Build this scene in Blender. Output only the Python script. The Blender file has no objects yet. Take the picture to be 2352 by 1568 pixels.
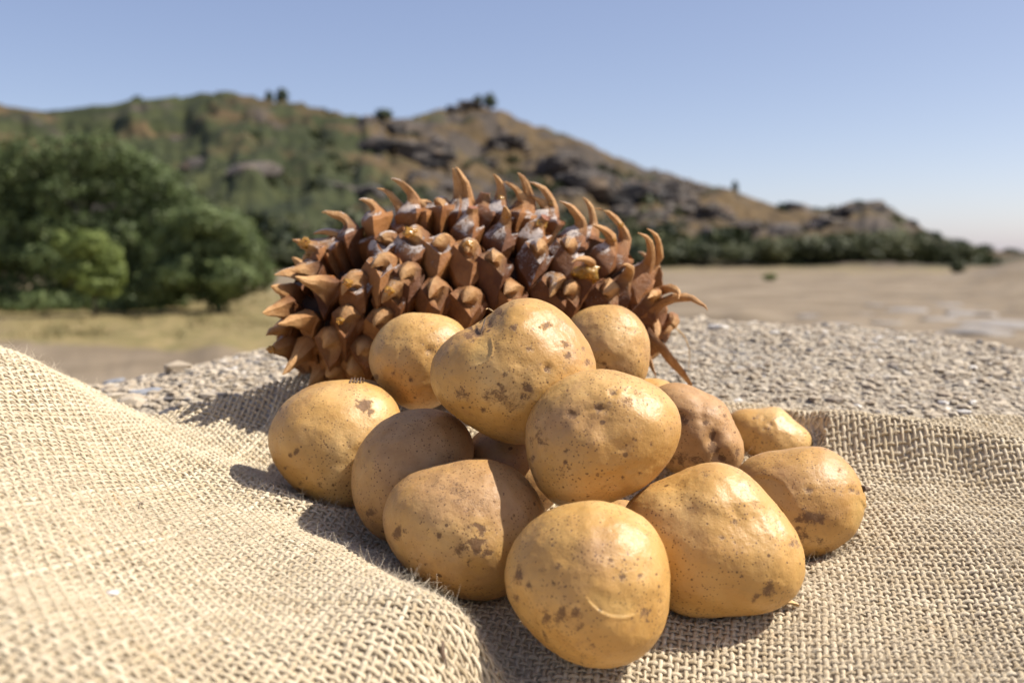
import bpy, bmesh, math, random
import numpy as np
from mathutils import Vector

random.seed(7)
rng = np.random.default_rng(7)
scene = bpy.context.scene
COL = scene.collection
R = math.radians

# ------------------------------------------------------------------ camera
CZ = 1.5                       # lens height above the valley floor
PITCH = R(5.2)
F = 2287.0                     # focal length in pixels of a 2352 x 1568 picture (35 mm lens)
cam_data = bpy.data.cameras.new("camera")
cam_data.lens = 35.0
cam_data.sensor_width = 36.0
cam_data.clip_start = 0.01
cam_data.clip_end = 12000
cam_data.dof.use_dof = True
cam_data.dof.focus_distance = 0.45
cam_data.dof.aperture_fstop = 8.8
cam = bpy.data.objects.new("camera", cam_data)
cam.location = (0, 0, CZ)
cam.rotation_euler = (math.pi / 2 - PITCH, 0, 0)
COL.objects.link(cam)
scene.camera = cam

# ------------------------------------------------------------------ light
SUN = np.array([0.64, 0.0, 0.77])
SUN /= np.linalg.norm(SUN)
world = bpy.data.worlds.new("World")
scene.world = world
world.use_nodes = True
wn = world.node_tree.nodes
sky = wn.new("ShaderNodeTexSky")
sky.sky_type = 'NISHITA'
sky.sun_disc = False
sky.sun_elevation = math.asin(SUN[2])
sky.sun_rotation = math.atan2(SUN[0], SUN[1])
sky.altitude = 0
sky.air_density = 0.6
sky.dust_density = 0.9
sky.ozone_density = 1.0
bg = wn["Background"]
bg.inputs["Strength"].default_value = 0.103
tint = wn.new("ShaderNodeMix")          # camera white balance: a touch less green than the sky model
tint.data_type, tint.blend_type = 'RGBA', 'MULTIPLY'
tint.inputs[0].default_value = 1.0
tint.inputs[7].default_value = (0.97, 0.82, 0.63, 1)
world.node_tree.links.new(sky.outputs[0], tint.inputs[6])
veil = wn.new("ShaderNodeMix")          # thin even summer haze over the whole sky
veil.data_type, veil.blend_type = 'RGBA', 'ADD'
veil.clamp_result = False
veil.inputs[0].default_value = 1.0
veil.inputs[7].default_value = (0.60, 0.78, 1.75, 1)
world.node_tree.links.new(tint.outputs[2], veil.inputs[6])
world.node_tree.links.new(veil.outputs[2], bg.inputs["Color"])
sun_data = bpy.data.lights.new("sun", 'SUN')
sun_data.energy = 5.0
sun_data.angle = R(0.53)
sun_data.color = (1.0, 0.95, 0.87)
sun = bpy.data.objects.new("sun", sun_data)
sun.rotation_euler = Vector(SUN).to_track_quat('Z', 'Y').to_euler()
COL.objects.link(sun)
scene.view_settings.view_transform = 'Standard'
scene.view_settings.look = 'None'
scene.view_settings.exposure = 0.62
scene.view_settings.gamma = 1.0
scene.view_settings.use_curve_mapping = False
scene.render.engine = 'CYCLES'
scene.cycles.max_bounces = 8
scene.cycles.transparent_max_bounces = 8
scene.cycles_curves.shape = 'RIBBONS'

# ------------------------------------------------------------------ helpers
CP, SP = math.cos(PITCH), math.sin(PITCH)

def ray(px, py):
    """Unit-depth direction of a picture point (2352 x 1568), in world axes."""
    cx, cy = (px - 1176.0) / F, -(py - 784.0) / F
    return np.array([cx, CP + cy * SP, -SP + cy * CP])

def at(px, py, d):
    p = ray(px, py) * d
    p[2] += CZ
    return p

def hsh(ix, iy, iz, seed):
    h = (ix.astype(np.int64) * 374761393 + iy.astype(np.int64) * 668265263
         + iz.astype(np.int64) * 2147483647 + seed * 974711) & 0xFFFFFFFF
    h = ((h ^ (h >> 13)) * 1274126177) & 0xFFFFFFFF
    h = h ^ (h >> 16)
    return (h & 0xFFFF) / 32767.5 - 1.0

def vnoise(p, seed=0):
    p = np.asarray(p, float)
    i = np.floor(p)
    f = p - i
    f = f * f * (3 - 2 * f)
    i = i.astype(np.int64)
    x, y, z = i[..., 0], i[..., 1], i[..., 2]
    fx, fy, fz = f[..., 0], f[..., 1], f[..., 2]
    out = 0
    for dx in (0, 1):
        for dy in (0, 1):
            for dz in (0, 1):
                w = (fx if dx else 1 - fx) * (fy if dy else 1 - fy) * (fz if dz else 1 - fz)
                out = out + w * hsh(x + dx, y + dy, z + dz, seed)
    return out

def fbm(p, oct=4, seed=0, gain=0.5):
    p = np.asarray(p, float)
    a, s, out = 1.0, 1.0, 0
    for k in range(oct):
        out = out + a * vnoise(p * s + 17.3 * k, seed + k)
        a *= gain
        s *= 2.03
    return out

def sstep(a, b, x):
    t = np.clip((np.asarray(x, float) - a) / (b - a), 0, 1)
    return t * t * (3 - 2 * t)

def make_mesh(name, verts, faces, smooth=True, attrs=None, mats=None, sharp=None, midx=None):
    """faces: list of int arrays (each N x 3 or N x 4)."""
    me = bpy.data.meshes.new(name)
    verts = np.asarray(verts, np.float32)
    if isinstance(faces, np.ndarray):
        faces = [faces]
    faces = [np.asarray(f, np.int32) for f in faces if len(f)]
    me.vertices.add(len(verts))
    me.vertices.foreach_set("co", verts.ravel())
    idx = np.concatenate([f.ravel() for f in faces])
    tot = np.concatenate([np.full(len(f), f.shape[1]) for f in faces])
    start = np.concatenate([[0], np.cumsum(tot)[:-1]]).astype(np.int32)
    me.loops.add(len(idx))
    me.loops.foreach_set("vertex_index", idx)
    me.polygons.add(len(tot))
    me.polygons.foreach_set("loop_start", start)
    me.polygons.foreach_set("use_smooth", np.full(len(tot), smooth))
    if midx is not None:
        me.polygons.foreach_set("material_index", np.asarray(midx, np.int32))
    me.update(calc_edges=True)
    me.validate()
    for k, v in (attrs or {}).items():
        a = me.attributes.new(k, 'FLOAT', 'POINT')
        a.data.foreach_set("value", np.asarray(v, np.float32))
    for m in (mats or []):
        me.materials.append(m)
    if sharp is not None:
        me.set_sharp_from_angle(angle=R(sharp))
    return me

def link(name, me, parent=None, loc=None, **props):
    o = bpy.data.objects.new(name, me)
    COL.objects.link(o)
    if loc is not None:
        o.location = loc
    if parent is not None:
        o.parent = parent
    for k, v in props.items():
        o[k] = v
    return o

def ico(sub):
    bm = bmesh.new()
    bmesh.ops.create_icosphere(bm, subdivisions=sub, radius=1.0)
    v = np.array([q.co[:] for q in bm.verts])
    f = np.array([[w.index for w in q.verts] for q in bm.faces])
    bm.free()
    v /= np.linalg.norm(v, axis=1, keepdims=True)
    return v, f

ICO = {k: ico(k) for k in (1, 2, 3, 4, 6, 7)}

# ---- node material helper
class NM:
    def __init__(self, name):
        self.m = bpy.data.materials.new(name)
        self.m.use_nodes = True
        self.t = self.m.node_tree
        self.b = self.t.nodes["Principled BSDF"]
        self.pos = self.n("ShaderNodeNewGeometry").outputs["Position"]
    def n(self, typ, **kw):
        q = self.t.nodes.new(typ)
        for k, v in kw.items():
            setattr(q, k, v)
        return q
    def l(self, a, b):
        self.t.links.new(a, b)
    def put(self, sock, v):
        if isinstance(v, bpy.types.NodeSocket):
            self.l(v, sock)
        elif v is not None:
            if isinstance(v, (tuple, list)) and len(v) == 3 and sock.type == 'RGBA':
                v = (*v, 1)
            sock.default_value = v
    def noise(self, scale, detail=4, rough=0.55, vec=None, dist=0.0):
        q = self.n("ShaderNodeTexNoise")
        q.inputs["Scale"].default_value = scale
        q.inputs["Detail"].default_value = detail
        q.inputs["Roughness"].default_value = rough
        q.inputs["Distortion"].default_value = dist
        self.l(vec if vec is not None else self.pos, q.inputs["Vector"])
        return q.outputs["Fac"]
    def vor(self, scale, out="Distance", feature='F1', vec=None, rnd=1.0):
        q = self.n("ShaderNodeTexVoronoi", feature=feature)
        q.inputs["Scale"].default_value = scale
        q.inputs["Randomness"].default_value = rnd
        self.l(vec if vec is not None else self.pos, q.inputs["Vector"])
        return q.outputs[out]
    def math(self, op, a, b=None, c=None, clamp=False):
        q = self.n("ShaderNodeMath", operation=op, use_clamp=clamp)
        self.put(q.inputs[0], a)
        if b is not None:
            self.put(q.inputs[1], b)
        if c is not None:
            self.put(q.inputs[2], c)
        return q.outputs[0]
    def step(self, v, a, b, lo=0.0, hi=1.0):
        q = self.n("ShaderNodeMapRange", interpolation_type='SMOOTHSTEP')
        self.put(q.inputs[0], v)
        q.inputs[1].default_value = a
        q.inputs[2].default_value = b
        q.inputs[3].default_value = lo
        q.inputs[4].default_value = hi
        return q.outputs[0]
    def mix(self, f, a, b):
        q = self.n("ShaderNodeMix", data_type='RGBA')
        self.put(q.inputs[0], f)
        self.put(q.inputs[6], a)
        self.put(q.inputs[7], b)
        return q.outputs[2]
    def attr(self, name, typ='GEOMETRY', out="Fac"):
        q = self.n("ShaderNodeAttribute", attribute_name=name, attribute_type=typ)
        return q.outputs[out]
    def ramp(self, v, stops):
        q = self.n("ShaderNodeValToRGB")
        e = q.color_ramp.elements
        while len(e) < len(stops):
            e.new(0.5)
        for el, (p, c) in zip(e, stops):
            el.position = p
            el.color = (*c, 1)
        self.l(v, q.inputs[0])
        return q.outputs[0]
    def bump(self, h, strength, dist, normal=None):
        q = self.n("ShaderNodeBump")
        q.inputs["Strength"].default_value = strength
        q.inputs["Distance"].default_value = dist
        self.l(h, q.inputs["Height"])
        if normal is not None:
            self.l(normal, q.inputs["Normal"])
        return q.outputs[0]
    def done(self, color=None, rough=None, normal=None, **kw):
        self.put(self.b.inputs["Base Color"], color)
        self.put(self.b.inputs["Roughness"], rough)
        if normal is not None:
            self.l(normal, self.b.inputs["Normal"])
        for k, v in kw.items():
            self.put(self.b.inputs[k.replace("_", " ")], v)
        return self.m

# ------------------------------------------------------------------ materials
def mat_ground():
    m = NM("dry_ground")
    g = m.attr("grassy")
    n1 = m.noise(0.35, 6, 0.6)
    n2 = m.noise(2.3, 5, 0.65)
    sand = m.ramp(n1, [(0.3, (0.126, 0.09408, 0.0588)), (0.5, (0.1974, 0.1512, 0.09912)), (0.7, (0.2688, 0.2142, 0.1495))])
    stones = m.step(m.noise(0.9, 6, 0.7), 0.56, 0.66)
    sand = m.mix(m.math('MULTIPLY', stones, m.attr("stony")), sand, (0.126, 0.1092, 0.0924))
    grass = m.ramp(n2, [(0.3, (0.10, 0.10, 0.035)), (0.5, (0.20, 0.155, 0.065)), (0.72, (0.30, 0.22, 0.11))])
    f = m.step(m.math('ADD', m.math('MULTIPLY', g, 1.2), m.math('MULTIPLY', m.math('SUBTRACT', n1, 0.5), 1.4)), 0.25, 0.75)
    col = m.mix(f, sand, grass)
    # the hillside: dry ochre grass, green scrub, grey granite
    h = m.attr("hill")
    h1 = m.noise(0.055, 7, 0.62)
    h2 = m.noise(0.16, 6, 0.65)
    och = m.ramp(h2, [(0.32, (0.0444, 0.03108, 0.0148)), (0.5, (0.0851, 0.05698, 0.02664)), (0.68, (0.1295, 0.0851, 0.03996))])
    grn = m.ramp(h2, [(0.3, (0.0148, 0.01924, 0.0074)), (0.5, (0.03108, 0.037, 0.01332)), (0.7, (0.0555, 0.0592, 0.0222))])
    rck = m.ramp(m.noise(0.4, 6, 0.7), [(0.3, (0.0259, 0.02146, 0.0185)), (0.5, (0.0592, 0.04736, 0.037)), (0.7, (0.111, 0.0888, 0.0703))])
    hc = m.mix(m.step(m.math('ADD', h1, m.math('MULTIPLY', m.attr("green"), 0.42)), 0.53, 0.66), och, grn)
    hc = m.mix(m.step(m.math('ADD', m.noise(0.085, 7, 0.6), m.math('MULTIPLY', m.attr("rocky"), 0.18)), 0.60, 0.68), hc, rck)
    col = m.mix(h, col, hc)
    bmp = m.bump(n2, 0.6, 0.05)
    return m.done(col, 0.95, bmp, Specular_IOR_Level=0.2)

def mat_rock():
    m = NM("coarse_granite")
    c1 = m.vor(230, "Color")
    sep = m.n("ShaderNodeSeparateColor")
    m.l(c1, sep.inputs[0])
    col = m.ramp(sep.outputs[0], [(0.0, (0.1376, 0.1247, 0.1118)), (0.08, (0.2666, 0.215, 0.1548)), (0.45, (0.3784, 0.3139, 0.2279)), (0.95, (0.4644, 0.3956, 0.301))])
    col = m.mix(m.step(m.noise(9, 5, 0.6), 0.42, 0.7), col, (0.344, 0.301, 0.2408))
    col = m.mix(m.step(m.noise(60, 4, 0.7), 0.58, 0.72, 0, 0.7), col, (0.172, 0.1462, 0.1204))
    h = m.math('ADD', m.vor(230), m.math('MULTIPLY', m.noise(120, 6, 0.7), 1.2))
    return m.done(col, 0.85, m.bump(h, 0.9, 0.004), Specular_IOR_Level=0.3)

def mat_grain():
    m = NM("granite_grain")
    v = m.attr("tone")
    col = m.ramp(v, [(0.0, (0.0602, 0.0559, 0.0559)), (0.06, (0.1892, 0.172, 0.1548)), (0.14, (0.3096, 0.2408, 0.1634)), (0.5, (0.4214, 0.344, 0.2451)),
                     (0.85, (0.4816, 0.4085, 0.3053)), (1.0, (0.5848, 0.5418, 0.473))])
    col = m.mix(m.step(m.noise(500, 4, 0.7), 0.45, 0.75, 0, 0.6), col, (0.258, 0.2064, 0.1548))
    rough = m.step(v, 0.93, 0.97, 0.75, 0.35)
    return m.done(col, rough, m.bump(m.noise(900, 4, 0.7), 0.5, 0.0008))

def mat_slate():
    m = NM("grey_schist")
    col = m.ramp(m.noise(150, 5, 0.65), [(0.3, (0.15, 0.155, 0.17)), (0.7, (0.33, 0.335, 0.35))])
    return m.done(col, 0.7, m.bump(m.noise(400, 5, 0.6), 0.5, 0.001))

def mat_thread(name, k=1.0):
    m = NM(name)
    v = m.attr("tone")
    col = m.ramp(v, [(0.0, (0.49 * k, 0.395 * k, 0.255 * k)), (0.5, (0.61 * k, 0.515 * k, 0.365 * k)), (1.0, (0.73 * k, 0.64 * k, 0.475 * k))])
    n = m.noise(700, 4, 0.7)
    col = m.mix(m.step(n, 0.35, 0.75, 0.0, 0.4), col, (0.44 * k, 0.32 * k, 0.18 * k))
    col = m.mix(m.step(m.noise(55, 4, 0.6), 0.60, 0.75, 0, 0.4), col, (0.56 * k, 0.39 * k, 0.21 * k))
    return m.done(col, 0.85, m.bump(m.noise(1900, 4, 0.8), 0.8, 0.0006), Specular_IOR_Level=0.08)

def mat_fuzz():
    m = NM("jute_fuzz")
    return m.done((0.72, 0.62, 0.46), 0.6, None, Specular_IOR_Level=0.35)

def mat_potato():
    m = NM("potato_skin")
    off = m.n("ShaderNodeVectorMath", operation='ADD')
    m.l(m.pos, off.inputs[0])
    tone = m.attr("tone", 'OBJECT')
    big = m.noise(26, 4, 0.55)
    fine = m.noise(900, 4, 0.7)
    med = m.noise(150, 5, 0.65)
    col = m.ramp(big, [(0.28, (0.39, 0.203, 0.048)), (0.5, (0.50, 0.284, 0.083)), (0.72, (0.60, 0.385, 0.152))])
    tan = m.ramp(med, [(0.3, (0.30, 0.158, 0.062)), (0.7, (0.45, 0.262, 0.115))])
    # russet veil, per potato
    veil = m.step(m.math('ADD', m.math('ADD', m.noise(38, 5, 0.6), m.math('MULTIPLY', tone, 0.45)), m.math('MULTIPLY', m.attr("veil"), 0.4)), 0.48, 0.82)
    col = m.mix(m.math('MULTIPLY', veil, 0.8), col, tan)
    # brown netting and uneven tan
    net = m.math('MULTIPLY', m.step(m.noise(75, 6, 0.78, dist=0.6), 0.50, 0.72), m.step(m.noise(21, 3, 0.5), 0.36, 0.62))
    col = m.mix(m.math('MULTIPLY', net, 0.55), col, (0.27, 0.135, 0.05))
    col = m.mix(m.step(m.noise(300, 5, 0.8), 0.52, 0.78, 0, 0.35), col, (0.26, 0.13, 0.045))
    # pin-prick speckle
    sp = m.math('MULTIPLY', m.step(m.vor(620), 0.30, 0.17), m.step(m.noise(60, 3, 0.6), 0.38, 0.56))
    col = m.mix(m.math('MULTIPLY', sp, 0.9), col, (0.17, 0.085, 0.03))
    # lenticels: scattered round spots
    for sc, r0, seedv in ((105, 0.085, 0.0), (190, 0.085, 3.1), (330, 0.09, 6.3)):
        add = m.n("ShaderNodeVectorMath", operation='ADD')
        m.l(m.pos, add.inputs[0])
        add.inputs[1].default_value = (seedv, seedv * 2, 0)
        wob = m.math('MULTIPLY', m.math('SUBTRACT', m.noise(700, 3, 0.6), 0.5), 0.12)
        d = m.math('ADD', m.vor(sc, vec=add.outputs[0]), wob)
        c = m.vor(sc, "Color", vec=add.outputs[0])
        sepc = m.n("ShaderNodeSeparateColor")
        m.l(c, sepc.inputs[0])
        rad = m.math('MULTIPLY', sepc.outputs[0], r0 * 1.9)
        spot = m.math('MULTIPLY', m.step(m.math('SUBTRACT', rad, d), 0.0, 0.05), m.step(sepc.outputs[1], 0.22, 0.32))
        col = m.mix(m.math('MULTIPLY', spot, 0.85), col, (0.115, 0.055, 0.02))
    # soil and scurf where they were seen: crumbly patches made of fine specks
    d = m.attr("dirt")
    fleck = m.math('ADD', m.math('MULTIPLY', m.noise(1100, 4, 0.8), 0.75), m.math('MULTIPLY', m.noise(330, 4, 0.7), 0.55))
    core = m.step(m.math('ADD', m.math('MULTIPLY', d, 0.40), fleck), 0.77, 0.98)
    soft = m.math('MULTIPLY', m.step(m.math('ADD', d, m.math('MULTIPLY', m.math('SUBTRACT', med, 0.5), 1.2)), 0.25, 1.0), 0.42)
    sc = m.math('MULTIPLY', core, m.step(d, 0.06, 0.4))
    col = m.mix(soft, col, (0.27, 0.125, 0.035))
    col = m.mix(m.math('MULTIPLY', sc, 0.85), col, m.mix(m.noise(600, 3, 0.6), (0.06, 0.028, 0.012), (0.20, 0.10, 0.04)))
    w = m.attr("raw")
    col = m.mix(w, col, (0.60, 0.42, 0.15))
    rough = m.math('ADD', m.step(m.math('ADD', fine, m.math('MULTIPLY', veil, 0.25)), 0.2, 0.95, 0.36, 0.58), m.math('MULTIPLY', sc, 0.25))
    hgt = m.math('SUBTRACT', m.math('ADD', m.math('MULTIPLY', fine, 0.25), m.math('MULTIPLY', med, 1.0)), m.math('MULTIPLY', sc, 0.3))
    nrm = m.bump(hgt, 0.42, 0.0016)
    return m.done(col, rough, nrm, Specular_IOR_Level=0.5, Subsurface_Weight=0.08, Subsurface_Scale=0.004,
                  Subsurface_Radius=(1.0, 0.5, 0.2))

def mat_peel():
    m = NM("potato_peel")
    return m.done(m.ramp(m.noise(300), [(0.3, (0.42, 0.25, 0.10)), (0.7, (0.62, 0.43, 0.2))]), 0.6)

def mat_soil():
    m = NM("dried_soil")
    return m.done(m.ramp(m.noise(700), [(0.3, (0.05, 0.028, 0.015)), (0.7, (0.16, 0.09, 0.045))]), 0.9)

def mat_scale():
    m = NM("cone_scale")
    tip = m.attr("tip")
    n = m.noise(70, 5, 0.6)
    tone = m.math('ADD', m.math('MULTIPLY', n, 0.7), m.math('MULTIPLY', m.math('SUBTRACT', m.attr('age', 'OBJECT'), 0.15), 0.5))
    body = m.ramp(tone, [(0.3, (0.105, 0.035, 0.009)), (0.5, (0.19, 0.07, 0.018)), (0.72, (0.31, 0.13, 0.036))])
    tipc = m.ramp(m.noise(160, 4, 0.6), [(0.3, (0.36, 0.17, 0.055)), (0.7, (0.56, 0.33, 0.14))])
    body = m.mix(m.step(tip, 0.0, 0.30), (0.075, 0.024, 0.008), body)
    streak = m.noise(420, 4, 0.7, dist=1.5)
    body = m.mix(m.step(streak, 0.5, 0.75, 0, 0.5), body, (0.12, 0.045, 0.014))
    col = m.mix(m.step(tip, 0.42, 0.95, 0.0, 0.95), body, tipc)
    # amber resin film
    col = m.mix(m.step(m.noise(48, 3, 0.5), 0.62, 0.72, 0, 0.55), col, (0.30, 0.10, 0.015))
    # white resin bloom lying on the upper faces
    geo = m.n("ShaderNodeNewGeometry")
    sx = m.n("ShaderNodeSeparateXYZ")
    m.l(geo.outputs["Normal"], sx.inputs[0])
    up = m.math('ADD', sx.outputs[2], m.math('MULTIPLY', sx.outputs[0], -0.35))
    cover = m.math('MULTIPLY', m.step(up, 0.30, 0.80), m.attr("dust"))
    dust = m.step(m.math('ADD', m.math('MULTIPLY', cover, 0.41), m.math('ADD', m.math('MULTIPLY', m.noise(650, 5, 0.85), 0.9), m.math('MULTIPLY', m.noise(90, 3, 0.6), 0.7))), 1.06, 1.16)
    fleck = m.math('MULTIPLY', m.step(m.vor(600), 0.16, 0.08), m.step(m.noise(90, 3, 0.6), 0.5, 0.62))
    fleck = m.math('MULTIPLY', fleck, m.attr("dust"))
    wf = m.math('MAXIMUM', m.math('MULTIPLY', dust, 0.62), m.math('MULTIPLY', fleck, 0.8), clamp=True)
    col = m.mix(wf, col, (0.68, 0.62, 0.56))
    rough = m.math('ADD', m.step(m.noise(48, 3, 0.5), 0.6, 0.72, 0.52, 0.22), m.math('MULTIPLY', wf, 0.4))
    return m.done(col, rough, m.bump(m.math('ADD', m.noise(240, 6, 0.75), m.math('MULTIPLY', wf, 0.5)), 0.75, 0.0022), Specular_IOR_Level=0.3)

def mat_break():
    m = NM("broken_wood")
    return m.done(m.ramp(m.noise(900, 4, 0.7), [(0.3, (0.10, 0.03, 0.015)), (0.7, (0.36, 0.15, 0.08))]), 0.9)

def mat_core():
    m = NM("cone_core")
    return m.done(m.ramp(m.noise(120), [(0.3, (0.018, 0.007, 0.003)), (0.7, (0.05, 0.019, 0.008))]), 0.8)

def mat_resin():
    m = NM("amber_resin")
    return m.done((0.80, 0.46, 0.09), 0.12, m.bump(m.noise(300, 3, 0.6), 0.6, 0.001), Transmission_Weight=0.7, IOR=1.5)

def mat_twig(name, a, b):
    m = NM(name)
    return m.done(m.ramp(m.noise(300), [(0.3, a), (0.7, b)]), 0.75)

def mat_leaf(name, dark, mid, light, trans=0.25):
    m = NM(name)
    v = m.attr("tone")
    col = m.ramp(v, [(0.0, dark), (0.5, mid), (1.0, light)])
    tr = m.n("ShaderNodeBsdfTranslucent")
    m.l(col, tr.inputs["Color"])
    mx = m.n("ShaderNodeMixShader")
    mx.inputs[0].default_value = trans
    m.done(col, 0.6, None, Specular_IOR_Level=0.3)
    m.l(m.b.outputs[0], mx.inputs[1])
    m.l(tr.outputs[0], mx.inputs[2])
    m.l(mx.outputs[0], m.t.nodes["Material Output"].inputs["Surface"])
    return m.m

def mat_bark():
    m = NM("bark")
    return m.done(m.ramp(m.noise(9, 5, 0.7), [(0.3, (0.05, 0.036, 0.025)), (0.7, (0.15, 0.11, 0.08))]), 0.9)

def mat_boulder():
    m = NM("hill_granite")
    col = m.ramp(m.noise(0.5, 7, 0.7), [(0.3, (0.056, 0.0464, 0.0384)), (0.5, (0.096, 0.0784, 0.064)), (0.7, (0.144, 0.1224, 0.104))])
    col = m.mix(m.step(m.attr("dark", 'OBJECT'), 0.0, 1.0), col, (0.0384, 0.0344, 0.0328))
    col = m.mix(m.step(m.noise(0.25, 5, 0.6), 0.55, 0.7, 0, 0.6), col, (0.216, 0.136, 0.068))
    return m.done(col, 0.92, m.bump(m.noise(1.5, 6, 0.7), 0.8, 0.3))

M_GROUND, M_ROCK, M_GRAIN, M_SLATE = mat_ground(), mat_rock(), mat_grain(), mat_slate()
M_THREAD = mat_thread("jute_thread")
M_LINING = mat_thread("jute_underside", 1.08)
M_FUZZ, M_POTATO, M_PEEL, M_SOIL = mat_fuzz(), mat_potato(), mat_peel(), mat_soil()
M_SCALE, M_BREAK, M_CORE, M_RESIN = mat_scale(), mat_break(), mat_core(), mat_resin()
M_BARK, M_BOULDER = mat_bark(), mat_boulder()
M_LEAF = mat_leaf("olive_leaf", (0.038, 0.054, 0.016), (0.092, 0.125, 0.039), (0.165, 0.20, 0.07), 0.15)
M_LEAF2 = mat_leaf("bright_leaf", (0.055, 0.08, 0.018), (0.125, 0.165, 0.036), (0.23, 0.275, 0.075), 0.25)
M_SCRUB = mat_leaf("scrub_leaf", (0.02296, 0.02952, 0.01148), (0.05576, 0.0656, 0.0246), (0.1148, 0.1189, 0.05084), 0.15)
M_PINE = mat_leaf("pine_needle", (0.02, 0.032, 0.015), (0.04, 0.06, 0.025), (0.075, 0.095, 0.04), 0.1)
M_STRAW = mat_twig("straw", (0.45, 0.27, 0.10), (0.62, 0.42, 0.2))
M_DARKTWIG = mat_twig("dark_twig", (0.06, 0.035, 0.02), (0.15, 0.09, 0.05))
M_WHITE = mat_twig("white_husk", (0.62, 0.60, 0.60), (0.75, 0.73, 0.73))
M_DRYGRASS = mat_leaf("dry_grass_blade", (0.12, 0.11, 0.04), (0.22, 0.175, 0.075), (0.32, 0.25, 0.12), 0.2)

# ------------------------------------------------------------------ sky is the world; the land next
SKYLINE = np.array([(-900, 330), (-400, 300), (0, 276), (120, 290), (200, 277), (300, 258), (400, 247), (470, 236), (530, 228), (600, 240), (650, 249),
                    (700, 250), (760, 264), (830, 273), (880, 275), (925, 277), (960, 270), (1020, 254), (1080, 242), (1150, 258), (1200, 282),
                    (1260, 297), (1320, 322), (1400, 357), (1480, 388), (1560, 411), (1640, 433), (1720, 458), (1800, 481), (1870, 492), (1905, 486),
                    (1940, 472), (1980, 470), (2015, 474), (2060, 495), (2120, 530), (2200, 562), (2300, 577), (2400, 581), (3200, 590)], float)

def land_height(px, r):
    """Height of the valley and the hill at picture column px and distance r."""
    te = (575.0 - np.interp(px, SKYLINE[:, 0], SKYLINE[:, 1])) / F
    foot = np.interp(px, [0, 700, 1500, 2200, 2500], [62, 66, 82, 90, 140])
    crest = np.interp(px, [-500, 500, 850, 1085, 1500, 1900, 2000, 2150, 2400], [190, 200, 175, 235, 215, 190, 175, 190, 260])
    t = np.clip((r - foot) / (crest - foot), 0, 1)
    g = t ** 0.85
    P = np.stack([px * 0.012, r * 0.05, r * 0], -1)
    el = (-CZ / np.maximum(r, 1)) * (1 - g) + te * g
    el = el + fbm(P, 5, 3) * 0.012 * np.clip(t * 5, 0, 1) * np.clip((1 - t) * 6, 0.12, 1) * np.clip(te * 15, 0.15, 1)
    hf = 1 - np.abs(fbm(np.stack([px * .03, r * .10, r * 0 + 2], -1), 4, 8))
    el = el + (hf - .62) * 0.0075 * np.clip(t * 4, 0, 1) * np.clip(te * 15, 0.1, 1) * np.where(t > .93, .45, 1)
    z = CZ + r * el
    z = np.where(r < foot, 0.0, z)
    over = np.clip(r - crest, 0, None)
    zc = CZ + crest * te
    z = np.where(r > crest, np.maximum(zc - over * 0.22, -2.0), z)
    near = 0.05 * fbm(np.stack([px * 0.01, r * 0.25, r * 0 + 5], -1), 4, 11) * sstep(4, 10, r)
    bank = 1.32 * np.exp(-((px - 2420) / 190) ** 2 - ((r - 56) / 9) ** 2) + 0.5 * np.exp(-((px - 2420) / 130) ** 2 - ((r - 36) / 3.5) ** 2)
    return z + np.where(r < foot, near, 0) + np.where(r < foot + 30, bank, 0)

def build_land():
    az_in = np.arctan((np.linspace(-350, 2700, 440) - 1176) / F)
    az = np.concatenate([np.linspace(-math.pi, az_in[0], 40, endpoint=False), az_in, np.linspace(az_in[-1], math.pi, 41)[1:]])
    r = np.concatenate([[0.3, 1.0, 2.0], np.geomspace(3, 60, 70), np.geomspace(61, 300, 110), np.geomspace(330, 9000, 14)])
    A, Rr = np.meshgrid(az, r, indexing='ij')
    px = 1176 + F * np.tan(np.clip(A, -1.2, 1.2))
    z = land_height(px, Rr)
    z = np.where(np.abs(A) > 0.9, z * (1 - sstep(0.9, 1.2, np.abs(A))), z)
    X, Y = Rr * np.sin(A), Rr * np.cos(A)
    v = np.stack([X, Y, z], -1).reshape(-1, 3)
    na, nr = A.shape
    i = np.arange(na - 1)[:, None] * nr + np.arange(nr - 1)[None]
    f = np.stack([i, i + nr, i + nr + 1, i + 1], -1).reshape(-1, 4)
    foot = np.interp(px, [0, 700, 1500, 2200, 2500], [62, 66, 82, 90, 140])
    grassy = np.exp(-((px - 330) / 420) ** 2) * sstep(15.2, 18.5, Rr + (px - 300) * .006) * (1 - sstep(30, 60, Rr)) + 0.35 * sstep(35, 80, Rr)
    hill = sstep(foot - 2, foot + 6, Rr)
    green = 0.40 * (1 - sstep(500, 1100, px)) + 0.35 * (1 - sstep(foot + 10, foot + 60, Rr))
    rocky = sstep(700, 1000, px) * 0.45 + 0.3 * sstep(0.75, 1, (Rr - foot) / 110)
    stony = sstep(1700, 2000, px)
    me = make_mesh("valley_ground", v, f, True, dict(grassy=grassy.ravel(), hill=hill.ravel(), green=green.ravel(), rocky=rocky.ravel(), stony=stony.ravel()), [M_GROUND])
    link("valley_ground", me, kind="structure")
build_land()

# ------------------------------------------------------------------ the granite slab that carries everything
PA, PB = -0.262, 0.27                     # resting plane, height below the lens: PA + PB * y
CREST = np.array([(-900, 9.5, 0.66), (-300, 8.8, 0.68), (170, 7.75, 0.74), (290, 7.25, 0.78), (400, 6.72, 0.82), (520, 6.2, 0.87), (620, 5.75, 0.92), (1000, 4.6, 1.0), (1500, 4.02, 1.05),
                  (1800, 4.17, 1.04), (1950, 4.4, 1.02), (2100, 4.75, 1.0), (2352, 5.6, 0.95), (2900, 7.2, 0.9)])

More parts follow.
